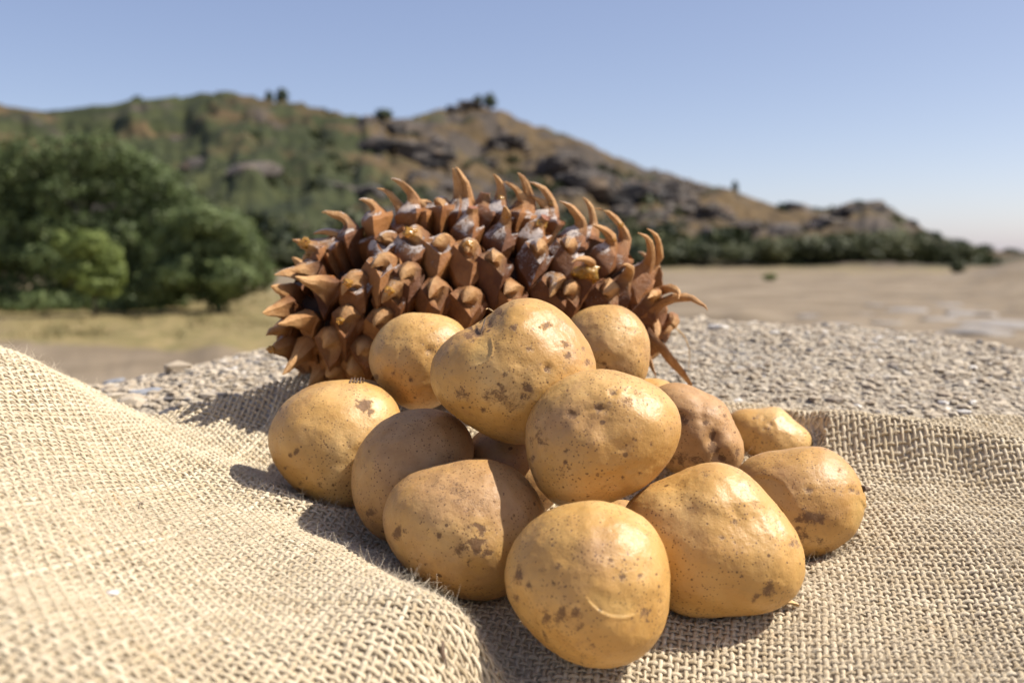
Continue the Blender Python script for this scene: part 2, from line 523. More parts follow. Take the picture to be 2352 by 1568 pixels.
def rock_height(x, y):
    q = 1176 + F * x / np.maximum(y, 0.35)
    tc = np.tan(np.radians(np.interp(q, CREST[:, 0], CREST[:, 1])))
    yc = np.interp(q, CREST[:, 0], CREST[:, 2])
    base = PA + PB * np.minimum(y, 0.6) - 0.009
    k = (0.109 - 0.6 * tc) / (yc - 0.6) ** 2
    zz = -tc * y - k * (y - yc) ** 2
    z = np.where(y > 0.6, zz, base)
    z = z - 3.0 * np.clip(0.12 - y, 0, None) ** 2 - 3.0 * np.clip(np.abs(x - 0.05) - 0.62, 0, None) ** 2
    P = np.stack([x * 14, y * 14, y * 0], -1)
    z = z + (fbm(P, 3, 21) * 0.004 + fbm(P * 7, 3, 22) * 0.0016) * sstep(0.57, 0.66, y) - 0.002
    return CZ + z

def build_rock():
    xs = np.concatenate([np.linspace(-1.9, -0.75, 24, endpoint=False), np.linspace(-0.75, 0.95, 240), np.linspace(0.95, 2.0, 25)[1:]])
    ys = np.concatenate([np.linspace(-0.9, 0.4, 40, endpoint=False), np.linspace(0.4, 1.25, 200), np.linspace(1.25, 3.4, 50)[1:]])
    X, Y = np.meshgrid(xs, ys, indexing='ij')
    Z = np.maximum(rock_height(X, Y), -0.15)
    v = np.stack([X, Y, Z], -1).reshape(-1, 3)
    nx, ny = X.shape
    i = np.arange(nx - 1)[:, None] * ny + np.arange(ny - 1)[None]
    f = np.stack([i, i + ny, i + ny + 1, i + 1], -1).reshape(-1, 4)
    rock = link("rock", make_mesh("rock", v, f, True, None, [M_ROCK]), kind="structure")
    # coarse grains standing out of the weathered surface
    gv, gf = ICO[1]
    n = 25000
    y = rng.uniform(0.57, 1.22, n * 2)
    px = np.where(rng.random(n * 2) < 0.42, rng.uniform(60, 760, n * 2), rng.uniform(1380, 2560, n * 2))
    x = (px - 1176) / F * y
    keep = rng.random(n * 2) < (y / 1.22) ** 1.0
    x, y = x[keep][:n], y[keep][:n]
    n = len(x)
    s = np.abs(rng.lognormal(-6.62, 0.42, n)) + 0.0003
    big = rng.random(n) < 0.05
    s[big] *= rng.uniform(1.3, 2.2, big.sum())
    s *= np.where(x < 0, 1.15, 1.0)
    z = rock_height(x, y)
    tone = np.clip(rng.beta(2.2, 2.0, n), 0.1, 0.93)
    u = rng.random(n)
    tone[u < 0.05] = rng.uniform(0, 0.07, (u < 0.05).sum())
    tone[u > 0.975] = 1.0
    V = gv[None] * (1 + rng.uniform(-0.3, 0.3, (n, len(gv), 1)))
    V = V * np.stack([rng.uniform(0.8, 1.35, n), rng.uniform(0.8, 1.35, n), rng.uniform(0.35, 0.65, n)], -1)[:, None]
    a = rng.uniform(0, 6.28, n)
    ca, sa = np.cos(a)[:, None], np.sin(a)[:, None]
    V = np.stack([V[..., 0] * ca - V[..., 1] * sa, V[..., 0] * sa + V[..., 1] * ca, V[..., 2]], -1)
    V = V * s[:, None, None] + np.stack([x, y, z + s * 0.15], -1)[:, None]
    faces = (gf[None] + (np.arange(n) * len(gv))[:, None, None]).reshape(-1, 3)
    me = make_mesh("grain", V.reshape(-1, 3), faces, False, dict(tone=np.repeat(tone, len(gv))), [M_GRAIN])
    link("grain", me, rock, kind="stuff")
    # two flat grey stones and a pale pebble lying by the burlap
    def stone(name, px, py, L, W, H, rz, mat, label):
        d = 0.55
        for _ in range(60):
            p = at(px, py, d)
            if p[2] < rock_height(p[0], p[1]):
                break
            d += 0.006
        bv, bf = ICO[3]
        w = bv.copy()
        w = np.sign(w) * np.abs(w) ** 0.75
        w = w * (1 + 0.22 * fbm(bv * 1.7 + px, 3, 5)[:, None])
        w = w * np.array([L, W, H])
        c, s_ = math.cos(rz), math.sin(rz)
        w = np.stack([w[:, 0] * c - w[:, 1] * s_, w[:, 0] * s_ + w[:, 1] * c, w[:, 2] + w[:, 0] * 0.15], -1)
        o = link(name, make_mesh(name, w, bf, True, dict(tone=np.full(len(w), 0.7)), [mat], 35), loc=(p[0], p[1], p[2] + H * 0.5))
        o["label"], o["category"] = label, "stone"
    stone("stone", 262, 882, 0.010, 0.005, 0.003, 0.5, M_SLATE, "smaller flat grey stone on the granite, farther from the burlap")
    stone("stone", 328, 908, 0.013, 0.0055, 0.0028, 0.45, M_SLATE, "longer flat grey stone on the granite beside the burlap hump")
    stone("stone", 300, 937, 0.0085, 0.006, 0.0045, 0.2, M_GRAIN, "pale cream pebble just in front of the long grey stone")
build_rock()

# ------------------------------------------------------------------ potatoes: outlines, depth, marks
def pts(s):
    return np.array([[float(a) for a in q.split(",")] for q in s.split()])

POT = {}
def potato_spec(key, d, outline, label, depth=0.92, tone=0.0, sub=6, lump=0.035, dirt=(), eyes=(), dents=(), tears=(), veil=()):
    POT[key] = dict(d=d, out=pts(outline), label=label, depth=depth, tone=tone, sub=sub, lump=lump,
                    dirt=dirt, eyes=eyes, dents=dents, tears=tears, veil=veil)

potato_spec("front", 0.385, "1350,1152 1430,1163 1490,1200 1525,1260 1541,1340 1530,1420 1500,1480 1440,1525 1390,1535 1330,1525 1260,1490 1200,1430 1170,1370 1158,1310 1175,1260 1215,1205 1270,1165",
    "round potato lowest and nearest in the heap, with a crescent skin tear", sub=7, tone=-0.05,
    dirt=[(1195, 1322, 22, .9), (1185, 1375, 14, .8), (1215, 1345, 14, .8), (1255, 1420, 26, .8), (1290, 1412, 26, 1), (1325, 1405, 16, .9), (1240, 1310, 16, .6), (1280, 1300, 16, .6), (1330, 1440, 20, .6), (1250, 1460, 18, .7), (1405, 1300, 16, .5), (1425, 1325, 18, .8), (1470, 1320, 16, .7), (1480, 1405, 26, .7), (1440, 1415, 14, .6), (1360, 1480, 20, .5), (1270, 1250, 14, .5), (1360, 1262, 14, .5), (1510, 1380, 16, .5)],
    dents=[(1240, 1400, 60, -.02)], tears=[(1405, 1388, 62, 24, -0.28)], veil=[(1350, 1270, 70, .5)])
potato_spec("right_front", 0.42, "1640,1063 1700,1080 1745,1115 1800,1180 1835,1240 1850,1310 1838,1355 1790,1392 1720,1413 1650,1420 1580,1412 1530,1395 1480,1345 1445,1280 1425,1210 1432,1165 1480,1128 1540,1088 1590,1069",
    "largest potato, smooth and yellow, its narrow end pointing down to the right", sub=7, tone=-0.3, depth=0.8,
    dirt=[(1660, 1235, 14, .6), (1690, 1200, 12, .6), (1735, 1370, 16, .9), (1765, 1352, 24, .8), (1620, 1092, 20, .5), (1825, 1245, 20, .6), (1735, 1155, 12, .5)],
    eyes=[(1770, 1352, 16, 10)], dents=[(1700, 1210, 60, -.05), (1630, 1150, 40, .03), (1560, 1130, 50, -.03)], tears=[])
potato_spec("left_front", 0.432, "1090,1053 1150,1062 1200,1090 1240,1145 1258,1210 1245,1280 1200,1340 1140,1375 1080,1380 1020,1362 950,1322 905,1270 880,1200 885,1150 930,1100 1000,1068",
    "soil-smeared potato between the burlap fold and the frontmost potato", sub=7, tone=0.25, lump=0.03,
    dirt=[(1105, 1212, 20, 1.2), (1095, 1255, 26, 1.2), (1115, 1270, 20, 1), (1055, 1262, 20, .8), (1010, 1230, 14, .9), (912, 1222, 16, 1.1), (930, 1220, 10, .8), (1075, 1210, 12, .8), (1040, 1130, 60, .55), (1000, 1110, 40, .4), (1120, 1310, 16, .6), (1075, 1290, 16, .7), (1105, 1150, 50, .35)],
    dents=[(1085, 1370, 60, -.02)], veil=[(1080, 1130, 120, .6)])
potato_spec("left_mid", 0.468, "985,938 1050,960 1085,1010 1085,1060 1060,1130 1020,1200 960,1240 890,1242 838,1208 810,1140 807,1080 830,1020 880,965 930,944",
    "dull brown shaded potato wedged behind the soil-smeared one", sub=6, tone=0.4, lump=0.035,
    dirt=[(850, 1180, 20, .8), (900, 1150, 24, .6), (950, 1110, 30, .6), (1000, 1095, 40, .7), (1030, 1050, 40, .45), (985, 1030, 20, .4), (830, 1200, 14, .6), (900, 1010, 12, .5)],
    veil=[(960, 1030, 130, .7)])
potato_spec("left", 0.505, "790,873 850,880 905,920 922,948 925,1000 900,1080 850,1140 800,1168 740,1160 680,1125 640,1080 617,1020 622,970 660,920 720,882",
    "leftmost potato, with a dark soil patch near its upper right edge", sub=6, tone=0.0,
    dirt=[(835, 933, 22, 1.2), (850, 945, 12, 1), (820, 920, 10, .8), (680, 1040, 12, 1), (668, 1045, 8, .8), (655, 1075, 10, .8), (700, 985, 8, .7), (735, 1022, 6, .8), (748, 1022, 5, .8), (712, 1060, 20, .4), (890, 900, 18, .7), (800, 1020, 18, .5), (690, 1110, 10, .7), (765, 1112, 9, .8), (735, 1115, 9, .7), (750, 970, 12, .4)],
    eyes=[(835, 935, 12, 8)], dents=[(800, 985, 60, -.02)])
potato_spec("back_left", 0.535, "955,720 1010,722 1060,748 1080,800 1070,870 1010,930 950,942 890,905 855,860 847,820 862,775 900,735",
    "potato leaning on the pine cone at the back left of the heap", sub=6, tone=-0.25,
    dirt=[(942, 873, 9, 1), (903, 855, 8, .9), (866, 866, 10, 1), (860, 880, 16, .6), (888, 792, 6, .7), (966, 740, 12, .5), (990, 765, 5, .6)],
    eyes=[(985, 805, 12, 10)], dents=[(945, 738, 40, .03), (940, 850, 50, -.015)])
potato_spec("top", 0.458, "1210,688 1270,700 1310,735 1350,790 1370,840 1368,890 1335,950 1275,1000 1220,1022 1160,1015 1090,985 1030,945 1000,900 990,850 1005,800 1050,768 1100,733 1150,700",
    "large potato topping the heap, with a black bud scar at its left shoulder", sub=7, tone=0.0,
    dirt=[(1090, 755, 26, 1.3), (1075, 770, 18, .9), (1120, 740, 24, .7), (1145, 715, 18, .8), (1178, 695, 14, .5), (1180, 755, 14, .8), (1252, 747, 16, .9), (1215, 800, 12, .8), (1300, 790, 14, .7), (1305, 815, 16, .9), (1340, 800, 14, .6), (1350, 830, 16, .7), (1255, 850, 12, .9), (1215, 893, 22, 1), (1200, 910, 16, .8), (1150, 905, 40, .7), (1120, 910, 24, .6), (1060, 905, 24, .8), (1080, 935, 12, 1), (1110, 940, 10, 1), (1175, 925, 50, .5), (1280, 900, 30, .5), (1160, 860, 16, .6), (1040, 850, 10, .5), (1300, 850, 30, .35), (1220, 850, 50, .3)],
    eyes=[(1258, 845, 12, 10), (1085, 762, 24, 12)], dents=[(1120, 745, 50, -.06), (1255, 860, 40, -.02)], tears=[(1104, 805, 40, 24, 1.15)])
potato_spec("centre", 0.430, "1395,848 1460,865 1520,895 1555,940 1563,985 1545,1050 1500,1100 1440,1140 1380,1160 1310,1168 1260,1150 1225,1090 1203,1010 1215,960 1250,900 1300,865 1350,850",
    "speckled potato in the middle of the heap, above the frontmost one", sub=7, tone=0.05, lump=0.04,
    dirt=[(1408, 905, 13, 1), (1315, 950, 16, 1), (1375, 935, 24, .9), (1400, 925, 12, .7), (1350, 905, 20, .4), (1440, 920, 20, .6), (1460, 905, 14, .5), (1240, 1010, 30, .7), (1225, 1050, 20, .6), (1300, 1035, 8, .9), (1325, 1037, 8, .9), (1495, 1020, 9, .9), (1470, 1085, 9, .9), (1430, 1095, 7, .8), (1505, 1045, 6, .8), (1290, 1080, 40, .4), (1220, 1100, 20, .6), (1385, 1115, 30, .35), (1520, 920, 16, .4), (1540, 985, 8, .7), (1260, 940, 16, .4)],
    eyes=[(1408, 903, 12, 9), (1315, 950, 16, 10), (1376, 937, 22, 8)], dents=[(1390, 970, 55, -.05), (1340, 940, 40, -.03), (1430, 890, 40, .02)], veil=[(1290, 960, 80, .5)])
potato_spec("back_right", 0.55, "1400,700 1450,715 1485,760 1494,800 1488,850 1470,885 1420,895 1360,870 1310,820 1300,760 1312,733 1340,710",
    "smooth small potato behind the topmost one, under the cone's claws", sub=6, tone=0.15,
    dirt=[(1349, 768, 6, 1.2), (1395, 850, 16, .8), (1370, 830, 16, .4), (1420, 860, 14, .6), (1400, 765, 4, .7), (1488, 855, 6, .8)],
    eyes=[(1385, 838, 12, 8), (1349, 768, 6, 4)], dents=[(1385, 845, 34, -.08)])
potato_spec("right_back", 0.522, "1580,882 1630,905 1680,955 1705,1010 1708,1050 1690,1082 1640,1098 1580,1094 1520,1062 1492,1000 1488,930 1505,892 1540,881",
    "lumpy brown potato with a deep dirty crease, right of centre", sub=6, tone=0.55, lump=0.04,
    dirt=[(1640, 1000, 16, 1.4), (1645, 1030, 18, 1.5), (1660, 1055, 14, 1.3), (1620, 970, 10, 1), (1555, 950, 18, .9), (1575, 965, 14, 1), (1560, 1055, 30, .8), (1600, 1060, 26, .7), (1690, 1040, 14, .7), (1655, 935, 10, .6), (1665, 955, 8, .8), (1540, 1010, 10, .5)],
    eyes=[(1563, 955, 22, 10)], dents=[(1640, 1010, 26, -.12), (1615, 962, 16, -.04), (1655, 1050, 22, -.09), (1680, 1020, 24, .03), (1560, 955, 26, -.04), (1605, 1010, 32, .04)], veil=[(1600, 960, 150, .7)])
potato_spec("right_small", 0.575, "1750,937 1810,950 1850,985 1868,1025 1850,1060 1800,1080 1740,1075 1690,1040 1668,985 1678,950 1710,938",
    "smallest visible potato, pale, farthest right at the back", sub=6, tone=-0.25,
    dirt=[(1740, 957, 10, .6), (1765, 985, 7, .9), (1730, 990, 5, .8), (1738, 1005, 6, .8), (1720, 985, 5, .7), (1700, 1030, 6, .9), (1850, 995, 5, .9), (1760, 965, 18, .4)],
    eyes=[(1770, 975, 8, 6), (1755, 985, 7, 5)], dents=[(1720, 1010, 22, -.05), (1706, 1000, 14, .03)])
potato_spec("right", 0.472, "1860,1025 1920,1040 1965,1085 1987,1140 1980,1200 1950,1240 1900,1270 1845,1290 1780,1280 1720,1230 1692,1160 1690,1082 1740,1045 1800,1030",
    "glossy potato at the right end of the heap, with a dark dirt streak low down", sub=6, tone=-0.02, lump=0.025,
    dirt=[(1860, 1190, 24, 1.2), (1885, 1190, 18, 1.2), (1835, 1195, 14, .9), (1850, 1165, 10, .7), (1840, 1230, 30, .7), (1880, 1240, 20, .6), (1835, 1210, 8, 1.0), (1855, 1125, 12, .8), (1915, 1125, 6, .9), (1955, 1125, 8, .7), (1970, 1130, 8, .7), (1940, 1070, 30, .3), (1930, 1080, 16, .4), (1900, 1260, 14, .5)],
    eyes=[(1857, 1123, 14, 8), (1957, 1125, 10, 8)], tears=[(1772, 1122, 50, 24, 2.7), (1975, 1180, 40, 16, 1.7)], veil=[(1860, 1090, 80, .4)])
potato_spec("behind_right", 0.565, "1490,868 1540,880 1565,920 1560,970 1520,1005 1470,1005 1425,970 1420,910 1450,875",
    "potato almost wholly hidden below the small smooth one, only its top edge showing", tone=-0.1)
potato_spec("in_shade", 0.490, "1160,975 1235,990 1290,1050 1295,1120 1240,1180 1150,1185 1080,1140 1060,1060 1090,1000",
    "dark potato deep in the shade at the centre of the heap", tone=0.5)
potato_spec("peeping", 0.465, "1420,1147 1470,1160 1500,1210 1490,1265 1440,1295 1380,1285 1345,1240 1350,1180 1380,1155",
    "potato peeping through the gap above the frontmost one", tone=0.3)
potato_spec("sliver", 0.55, "830,872 880,885 905,930 890,985 840,1005 790,990 765,940 780,895",
    "potato hidden behind the leftmost one, a thin sliver showing", tone=0.1)
potato_spec("support", 0.565, "1390,830 1440,845 1465,890 1455,940 1410,965 1350,960 1315,915 1325,860",
    "potato buried at the back of the heap, carrying the small smooth one", tone=0.0)

def potato_frame(spec):
    """Fitted outline, in a frame that looks along the ray to the potato's centre."""
    o = spec["out"]
    c = (o.max(0) + o.min(0)) / 2
    w = ray(*c)
    ctr = w * spec["d"]
    D = np.linalg.norm(ctr)
    w = w / np.linalg.norm(w)
    rx = np.cross(w, [0, 0, 1]); rx /= np.linalg.norm(rx)
    up = np.cross(rx, w)
    def plane(px, py):
        r_ = ray(px, py)
        p = r_ * (D / np.dot(r_, w)) - ctr
        return np.dot(p, rx), np.dot(p, up)
    q = np.array([plane(*p) for p in o])
    th, rr = np.arctan2(q[:, 1], q[:, 0]), np.hypot(q[:, 0], q[:, 1])
    K = 5
    B = [np.ones_like(th)]
    for k in range(1, K + 1):
        B += [np.cos(k * th), np.sin(k * th)]
    B = np.stack(B, -1)
    reg = np.diag([0] + [0.004 * (k * k) for k in range(1, K + 1) for _ in (0, 1)])
    cf = np.linalg.solve(B.T @ B + reg, B.T @ rr)
    return ctr + np.array([0, 0, CZ]), D, rx, up, w, plane, cf, K

def radius_of(cf, K, th):
    r = np.full_like(th, cf[0])
    for k in range(1, K + 1):
        r = r + cf[2 * k - 1] * np.cos(k * th) + cf[2 * k] * np.sin(k * th)
    return r

def build_potato(key, spec, seed):
    ctr, D, rx, up, w, plane, cf, K = potato_frame(spec)
    s, f = ICO[spec["sub"]]
    rho = np.hypot(s[:, 0], s[:, 1])
    th = np.arctan2(s[:, 1], s[:, 0])
    r0 = cf[0]
    rr = r0 + (radius_of(cf, K, th) - r0) * sstep(0.0, 0.75, rho)
    dz = r0 * spec["depth"]
    L = np.stack([rr * s[:, 0], rr * s[:, 1], dz * s[:, 2]], -1)
    # gentle lumps, fading at the outline so that its shape is kept
    face = 1 - 0.75 * sstep(0.8, 1.0, rho)
    lump = fbm(s * 1.6 + seed * 3.7, 3, seed) * spec["lump"] * r0
    small = fbm(s * 6 + seed, 3, seed + 40) * 0.006 * r0
    N = s / np.linalg.norm(s, axis=1, keepdims=True)
    L = L + N * (lump * face + small)[:, None]
    # projected position of each vertex, in picture-plane metres, to place the marks
    sc = D / (D - L[:, 2])
    U, V = L[:, 0] * sc, L[:, 1] * sc
    front = s[:, 2] > -0.15
    m = D / F                                   # metres per picture pixel
    disp = np.zeros(len(s)); dirt = np.zeros(len(s)); raw = np.zeros(len(s)); veil = np.zeros(len(s))
    for (px, py, rad, amt) in spec["dents"]:
        u, v = plane(px, py)
        g = np.exp(-((U - u) ** 2 + (V - v) ** 2) / (rad * m * 0.75) ** 2) * front
        disp += g * amt * r0
    for (px, py, ww, hh) in spec["eyes"]:
        u, v = plane(px, py)
        du, dv = (U - u) / (ww * m), (V - v) / (hh * m)
        g = np.exp(-(du ** 2 + dv ** 2) * 1.6) * front
        lip = np.exp(-((np.sqrt(du ** 2 + (dv - 0.2) ** 2) - 1.5) / 0.5) ** 2) * (dv > -0.2) * front
        disp += -g * hh * m * 0.34 + lip * hh * m * 0.07
        dirt += g * 0.8
    for (px, py, rad, amt) in spec["dirt"]:
        u, v = plane(px, py)
        wob = 1 + 0.75 * fbm(np.stack([U, V, V * 0 + px], -1) * 420, 3, 9)
        g = np.exp(-((U - u) ** 2 + (V - v) ** 2) / (rad * m * 0.66 * wob) ** 2) * front
        dirt = np.maximum(dirt, g * amt)
    rs = np.random.default_rng(seed + 900)
    for _ in range(30 if spec["tone"] > -0.2 else 20):
        u, v = rs.normal(0, .5, 2) * r0
        rad = rs.uniform(.0004, .0010)
        wob = 1 + 0.6 * fbm(np.stack([U, V, V * 0 + u * 900], -1) * 500, 2, 9)
        g = np.exp(-((U - u) ** 2 + (V - v) ** 2) / (rad * wob) ** 2) * front
        dirt = np.maximum(dirt, g * rs.uniform(.35, .9))
    for (px, py, rad, amt) in spec["veil"]:
        u, v = plane(px, py)
        veil = np.maximum(veil, amt * np.exp(-((U - u) ** 2 + (V - v) ** 2) / (rad * m) ** 2) * front)
    for (px, py, ww, hh, ang) in spec["tears"]:
        u, v = plane(px, py)
        ca, sa = math.cos(-ang), math.sin(-ang)
        x = ((U - u) * ca - (V - v) * sa) / (ww * m)
        y = ((U - u) * sa + (V - v) * ca) / (hh * m)
        arc = y + 1.0 - 1.0 * x * x * 1.0           # crescent edge
        inside = sstep(-0.12, 0.12, arc) * sstep(1.1, 0.5, np.abs(x)) * sstep(1.3, 0.2, y) * front
        edge = np.exp(-((arc + 0.05) / 0.11) ** 2) * sstep(1.05, 0.7, np.abs(x)) * front
        disp += -inside * 0.0005 + edge * 0.00035
        raw = np.maximum(raw, np.clip(inside * 0.25 + edge * 0.12, 0, 0.4))
        dirt = dirt * (1 - 0.7 * np.clip(inside, 0, 1))
    nrm = np.stack([s[:, 0] / np.maximum(rr, 1e-6), s[:, 1] / np.maximum(rr, 1e-6), s[:, 2] / dz], -1)
    nrm /= np.linalg.norm(nrm, axis=1, keepdims=True)
    L = L + nrm * disp[:, None]
    W = L[:, :1] * rx + L[:, 1:2] * up - L[:, 2:3] * w
    spec["ctr"], spec["verts"] = ctr, W + ctr
    spec["r0"] = r0
    me = make_mesh("potato", W, f, True, dict(dirt=dirt, raw=raw, veil=veil), [M_POTATO])
    o = link("potato", me, loc=ctr, label=spec["label"], category="potato", group="potatoes heaped on the burlap")
    o["tone"] = float(spec["tone"])
    spec["obj"] = o
    return o

for n_, (k_, sp_) in enumerate(POT.items()):
    build_potato(k_, sp_, n_ + 1)

# ------------------------------------------------------------------ the burlap
def onplane(px, py, h):
    """Point seen at (px, py) that lies h above the resting plane."""
    r_ = ray(px, py)
    # r_.z * t = PA + h + PB * r_.y * t
    t = (PA + h) / (r_[2] - PB * r_[1])
    return r_[0] * t, r_[1] * t

ANCH = [(-200, 760, .085), (0, 800, .078), (60, 822, .072), (120, 860, .063), (180, 910, .051), (260, 950, .036), (340, 968, .021),
        (-250, 1000, .090), (0, 1000, .074), (200, 1000, .048), (0, 1200, .080), (0, 1400, .088), (0, 1568, .088), (300, 1568, .072), (300, 1400, .063),
        (300, 1200, .048), (300, 1080, .037), (420, 1030, .018), (500, 1100, .020), (430, 1160, .030), (480, 1300, .044), (600, 1200, .026), (600, 1300, .038), (600, 1400, .047), (600, 1568, .052),
        (800, 1400, .044), (800, 1320, .037), (900, 1480, .041), (1000, 1568, .028), (900, 1568, .036),
        (560, 1076, .015), (640, 1120, .016), (720, 1154, .014), (790, 1172, .010), (640, 1160, .017), (700, 1182, .013),
        (700, 1202, .014), (760, 1248, .022), (800, 1275, .029), (900, 1328, .034), (1000, 1370, .034), (1045, 1396, .032), (1086, 1445, .026), (1104, 1520, .016),
        (1120, 1600, .006), (1000, 1430, .036), (1050, 1500, .025),
        (610, 1085, .003), (660, 1120, .001), (790, 1205, .003), (830, 1230, .000), (1150, 1440, -.002), (1160, 1560, -.004),
        (1300, 1560, -.002), (1600, 1480, .000), (1850, 1400, .001), (2100, 1560, .003), (2352, 1500, .009), (2000, 1300, .001), (2352, 1300, .010),
        (2100, 1180, .004), (2352, 1190, .009), (2200, 1400, .001), (1900, 1560, -.002), (1990, 1180, .001),
        (1880, 1060, .001), (2000, 1090, .001), (2150, 1108, .003), (2352, 1140, .007), (2600, 1170, .010),
        (1840, 958, .010), (1900, 956, .016), (1960, 957, .0195), (2050, 966, .0215), (2125, 976, .022), (2200, 987, .0225), (2276, 1000, .0225), (2352, 1013, .0225), (2500, 1042, .022), (2700, 1080, .021),
        (1950, 1040, .004), (2060, 1050, .006), (2200, 1066, .008), (2352, 1095, .011),
        (1700, 930, .003), (1176, 1800, -.004), (2352, 1800, .008), (0, 1800, .085), (600, 1800, .040), (2800, 1400, .012), (-300, 1300, .090), (-300, 1600, .095),
        (700, 876, .015), (620, 893, .015), (540, 912, .013), (440, 935, .010), (372, 952, .007), (700, 1000, .000), (560, 1000, .003), (460, 1000, .009), (640, 950, .004), (560, 960, .005)]
ap = np.array([onplane(*a) for a in ANCH])
ah = np.array([a[2] for a in ANCH])
extra = [(-.26, .60, .025), (-.40, .60, .03), (-.20, .60, .012)]
extra += [(x, y, 0.0) for y in (.40, .45, .50, .55) for x in (-.02, .04, .10)] + [(-.06, .5, 0), (-.06, .55, 0), (.14, .5, 0), (.14, .55, 0), (-.07, .46, 0), (0, .6, 0.0), (.08, .6, 0.0)]
extra += [(.20, .60, .002), (.28, .605, .001), (.36, .605, .001), (.46, .60, .001), (.60, .60, .002)]
ap = np.concatenate([ap, [(e[0], e[1]) for e in extra]])
ah = np.concatenate([ah, [e[2] for e in extra]])
fold = np.array([onplane(*q) for q in ANCH if q[0] >= 1840 and q[1] < 1085 and q[2] >= .0089 and (q[0], q[1]) != (2352, 1095)]); fh = np.array([q[2] for q in ANCH if q[0] >= 1840 and q[1] < 1085 and q[2] >= .0089 and (q[0], q[1]) != (2352, 1095)])
for dy_, k_ in ((.010, .85), (.022, .38), (.034, .08)):
    ap = np.concatenate([ap, fold + [0, dy_]]); ah = np.concatenate([ah, fh * k_])
def _tps(r2):
    return 0.5 * r2 * np.log(np.maximum(r2, 1e-14))
_n = len(ap)
_r2 = ((ap[:, None] - ap[None]) ** 2).sum(-1)
_A = np.zeros((_n + 3, _n + 3))
_A[:_n, :_n] = _tps(_r2) + np.eye(_n) * 2e-5
_A[:_n, _n:] = np.concatenate([np.ones((_n, 1)), ap], 1)
_A[_n:, :_n] = _A[:_n, _n:].T
_c = np.linalg.solve(_A, np.concatenate([ah, np.zeros(3)]))

# where the potatoes press into the cloth: lowest surface height per cell
CELL = 0.003
GX0, GY0, GN = -0.35, 0.25, 240
press = np.full((GN, GN), 9.0)
for sp_ in POT.values():
    vv = sp_["verts"]
    ii = ((vv[:, 0] - GX0) / CELL).astype(int); jj = ((vv[:, 1] - GY0) / CELL).astype(int)
    ok = (ii >= 0) & (ii < GN) & (jj >= 0) & (jj < GN)
    np.minimum.at(press, (ii[ok], jj[ok]), vv[ok, 2])
_pg = press.copy()
for dx in (-1, 0, 1):
    for dy in (-1, 0, 1):
        _pg = np.minimum(_pg, np.roll(np.roll(press, dx, 0), dy, 1))
press = _pg

def cloth_height(x, y):
    x = np.asarray(x, float); y = np.asarray(y, float)
    sh = x.shape
    q = np.stack([x.ravel(), y.ravel()], -1)
    h = np.empty(len(q))
    for i in range(0, len(q), 40000):
        d2 = ((q[i:i + 40000, None] - ap[None]) ** 2).sum(-1)
        h[i:i + 40000] = _tps(d2) @ _c[:_n] + _c[_n] + q[i:i + 40000] @ _c[_n + 1:]
    h = np.clip(h, -0.007, 0.12)
    P = np.stack([q[:, 0] * 16, q[:, 1] * 16, q[:, 0] * 0], -1)
    h = h + 0.0011 * fbm(P, 3, 31)
    z = CZ + PA + PB * q[:, 1] + h
    ii = np.clip(((q[:, 0] - GX0) / CELL).astype(int), 0, GN - 1); jj = np.clip(((q[:, 1] - GY0) / CELL).astype(int), 0, GN - 1)
    z = np.minimum(z, np.maximum(press[ii, jj] - 0.0012, z - 0.009))
    return z.reshape(sh)

def cloth_back(x):
    """How far back the burlap reaches."""
    return np.interp(x, [-.40, -.26, -.215, -.209, -.166, -.129, -.06, .05, .13, .17, .20, .6], [.575, .578, .582, .5855, .5985, .621, .640, .640, .615, .604, .600, .598]) + 0.0015 * np.sin(x * 90)

PHI = R(-9)
PITCHW = 0.00300
def uv_to_xy(u, v):
    u = u + 0.004 * np.sin(v * 16 + 1.0) + 0.002 * np.sin(v * 41)
    v = v + 0.006 * np.sin(u * 11 + 0.6) + 0.0025 * np.sin(u * 31 + 2)
    c, s_ = math.cos(PHI), math.sin(PHI)
    return u * c - v * s_, 0.42 + u * s_ + v * c

def seen(x, y, z, margin):
    dy, dz = y, z - CZ
    depth = dy * CP - dz * SP
    cy = dy * SP + dz * CP
    return (depth > 0.12) & (np.abs(x / depth) < (0.5145 + margin)) & (np.abs(cy / depth) < (0.343 + margin))

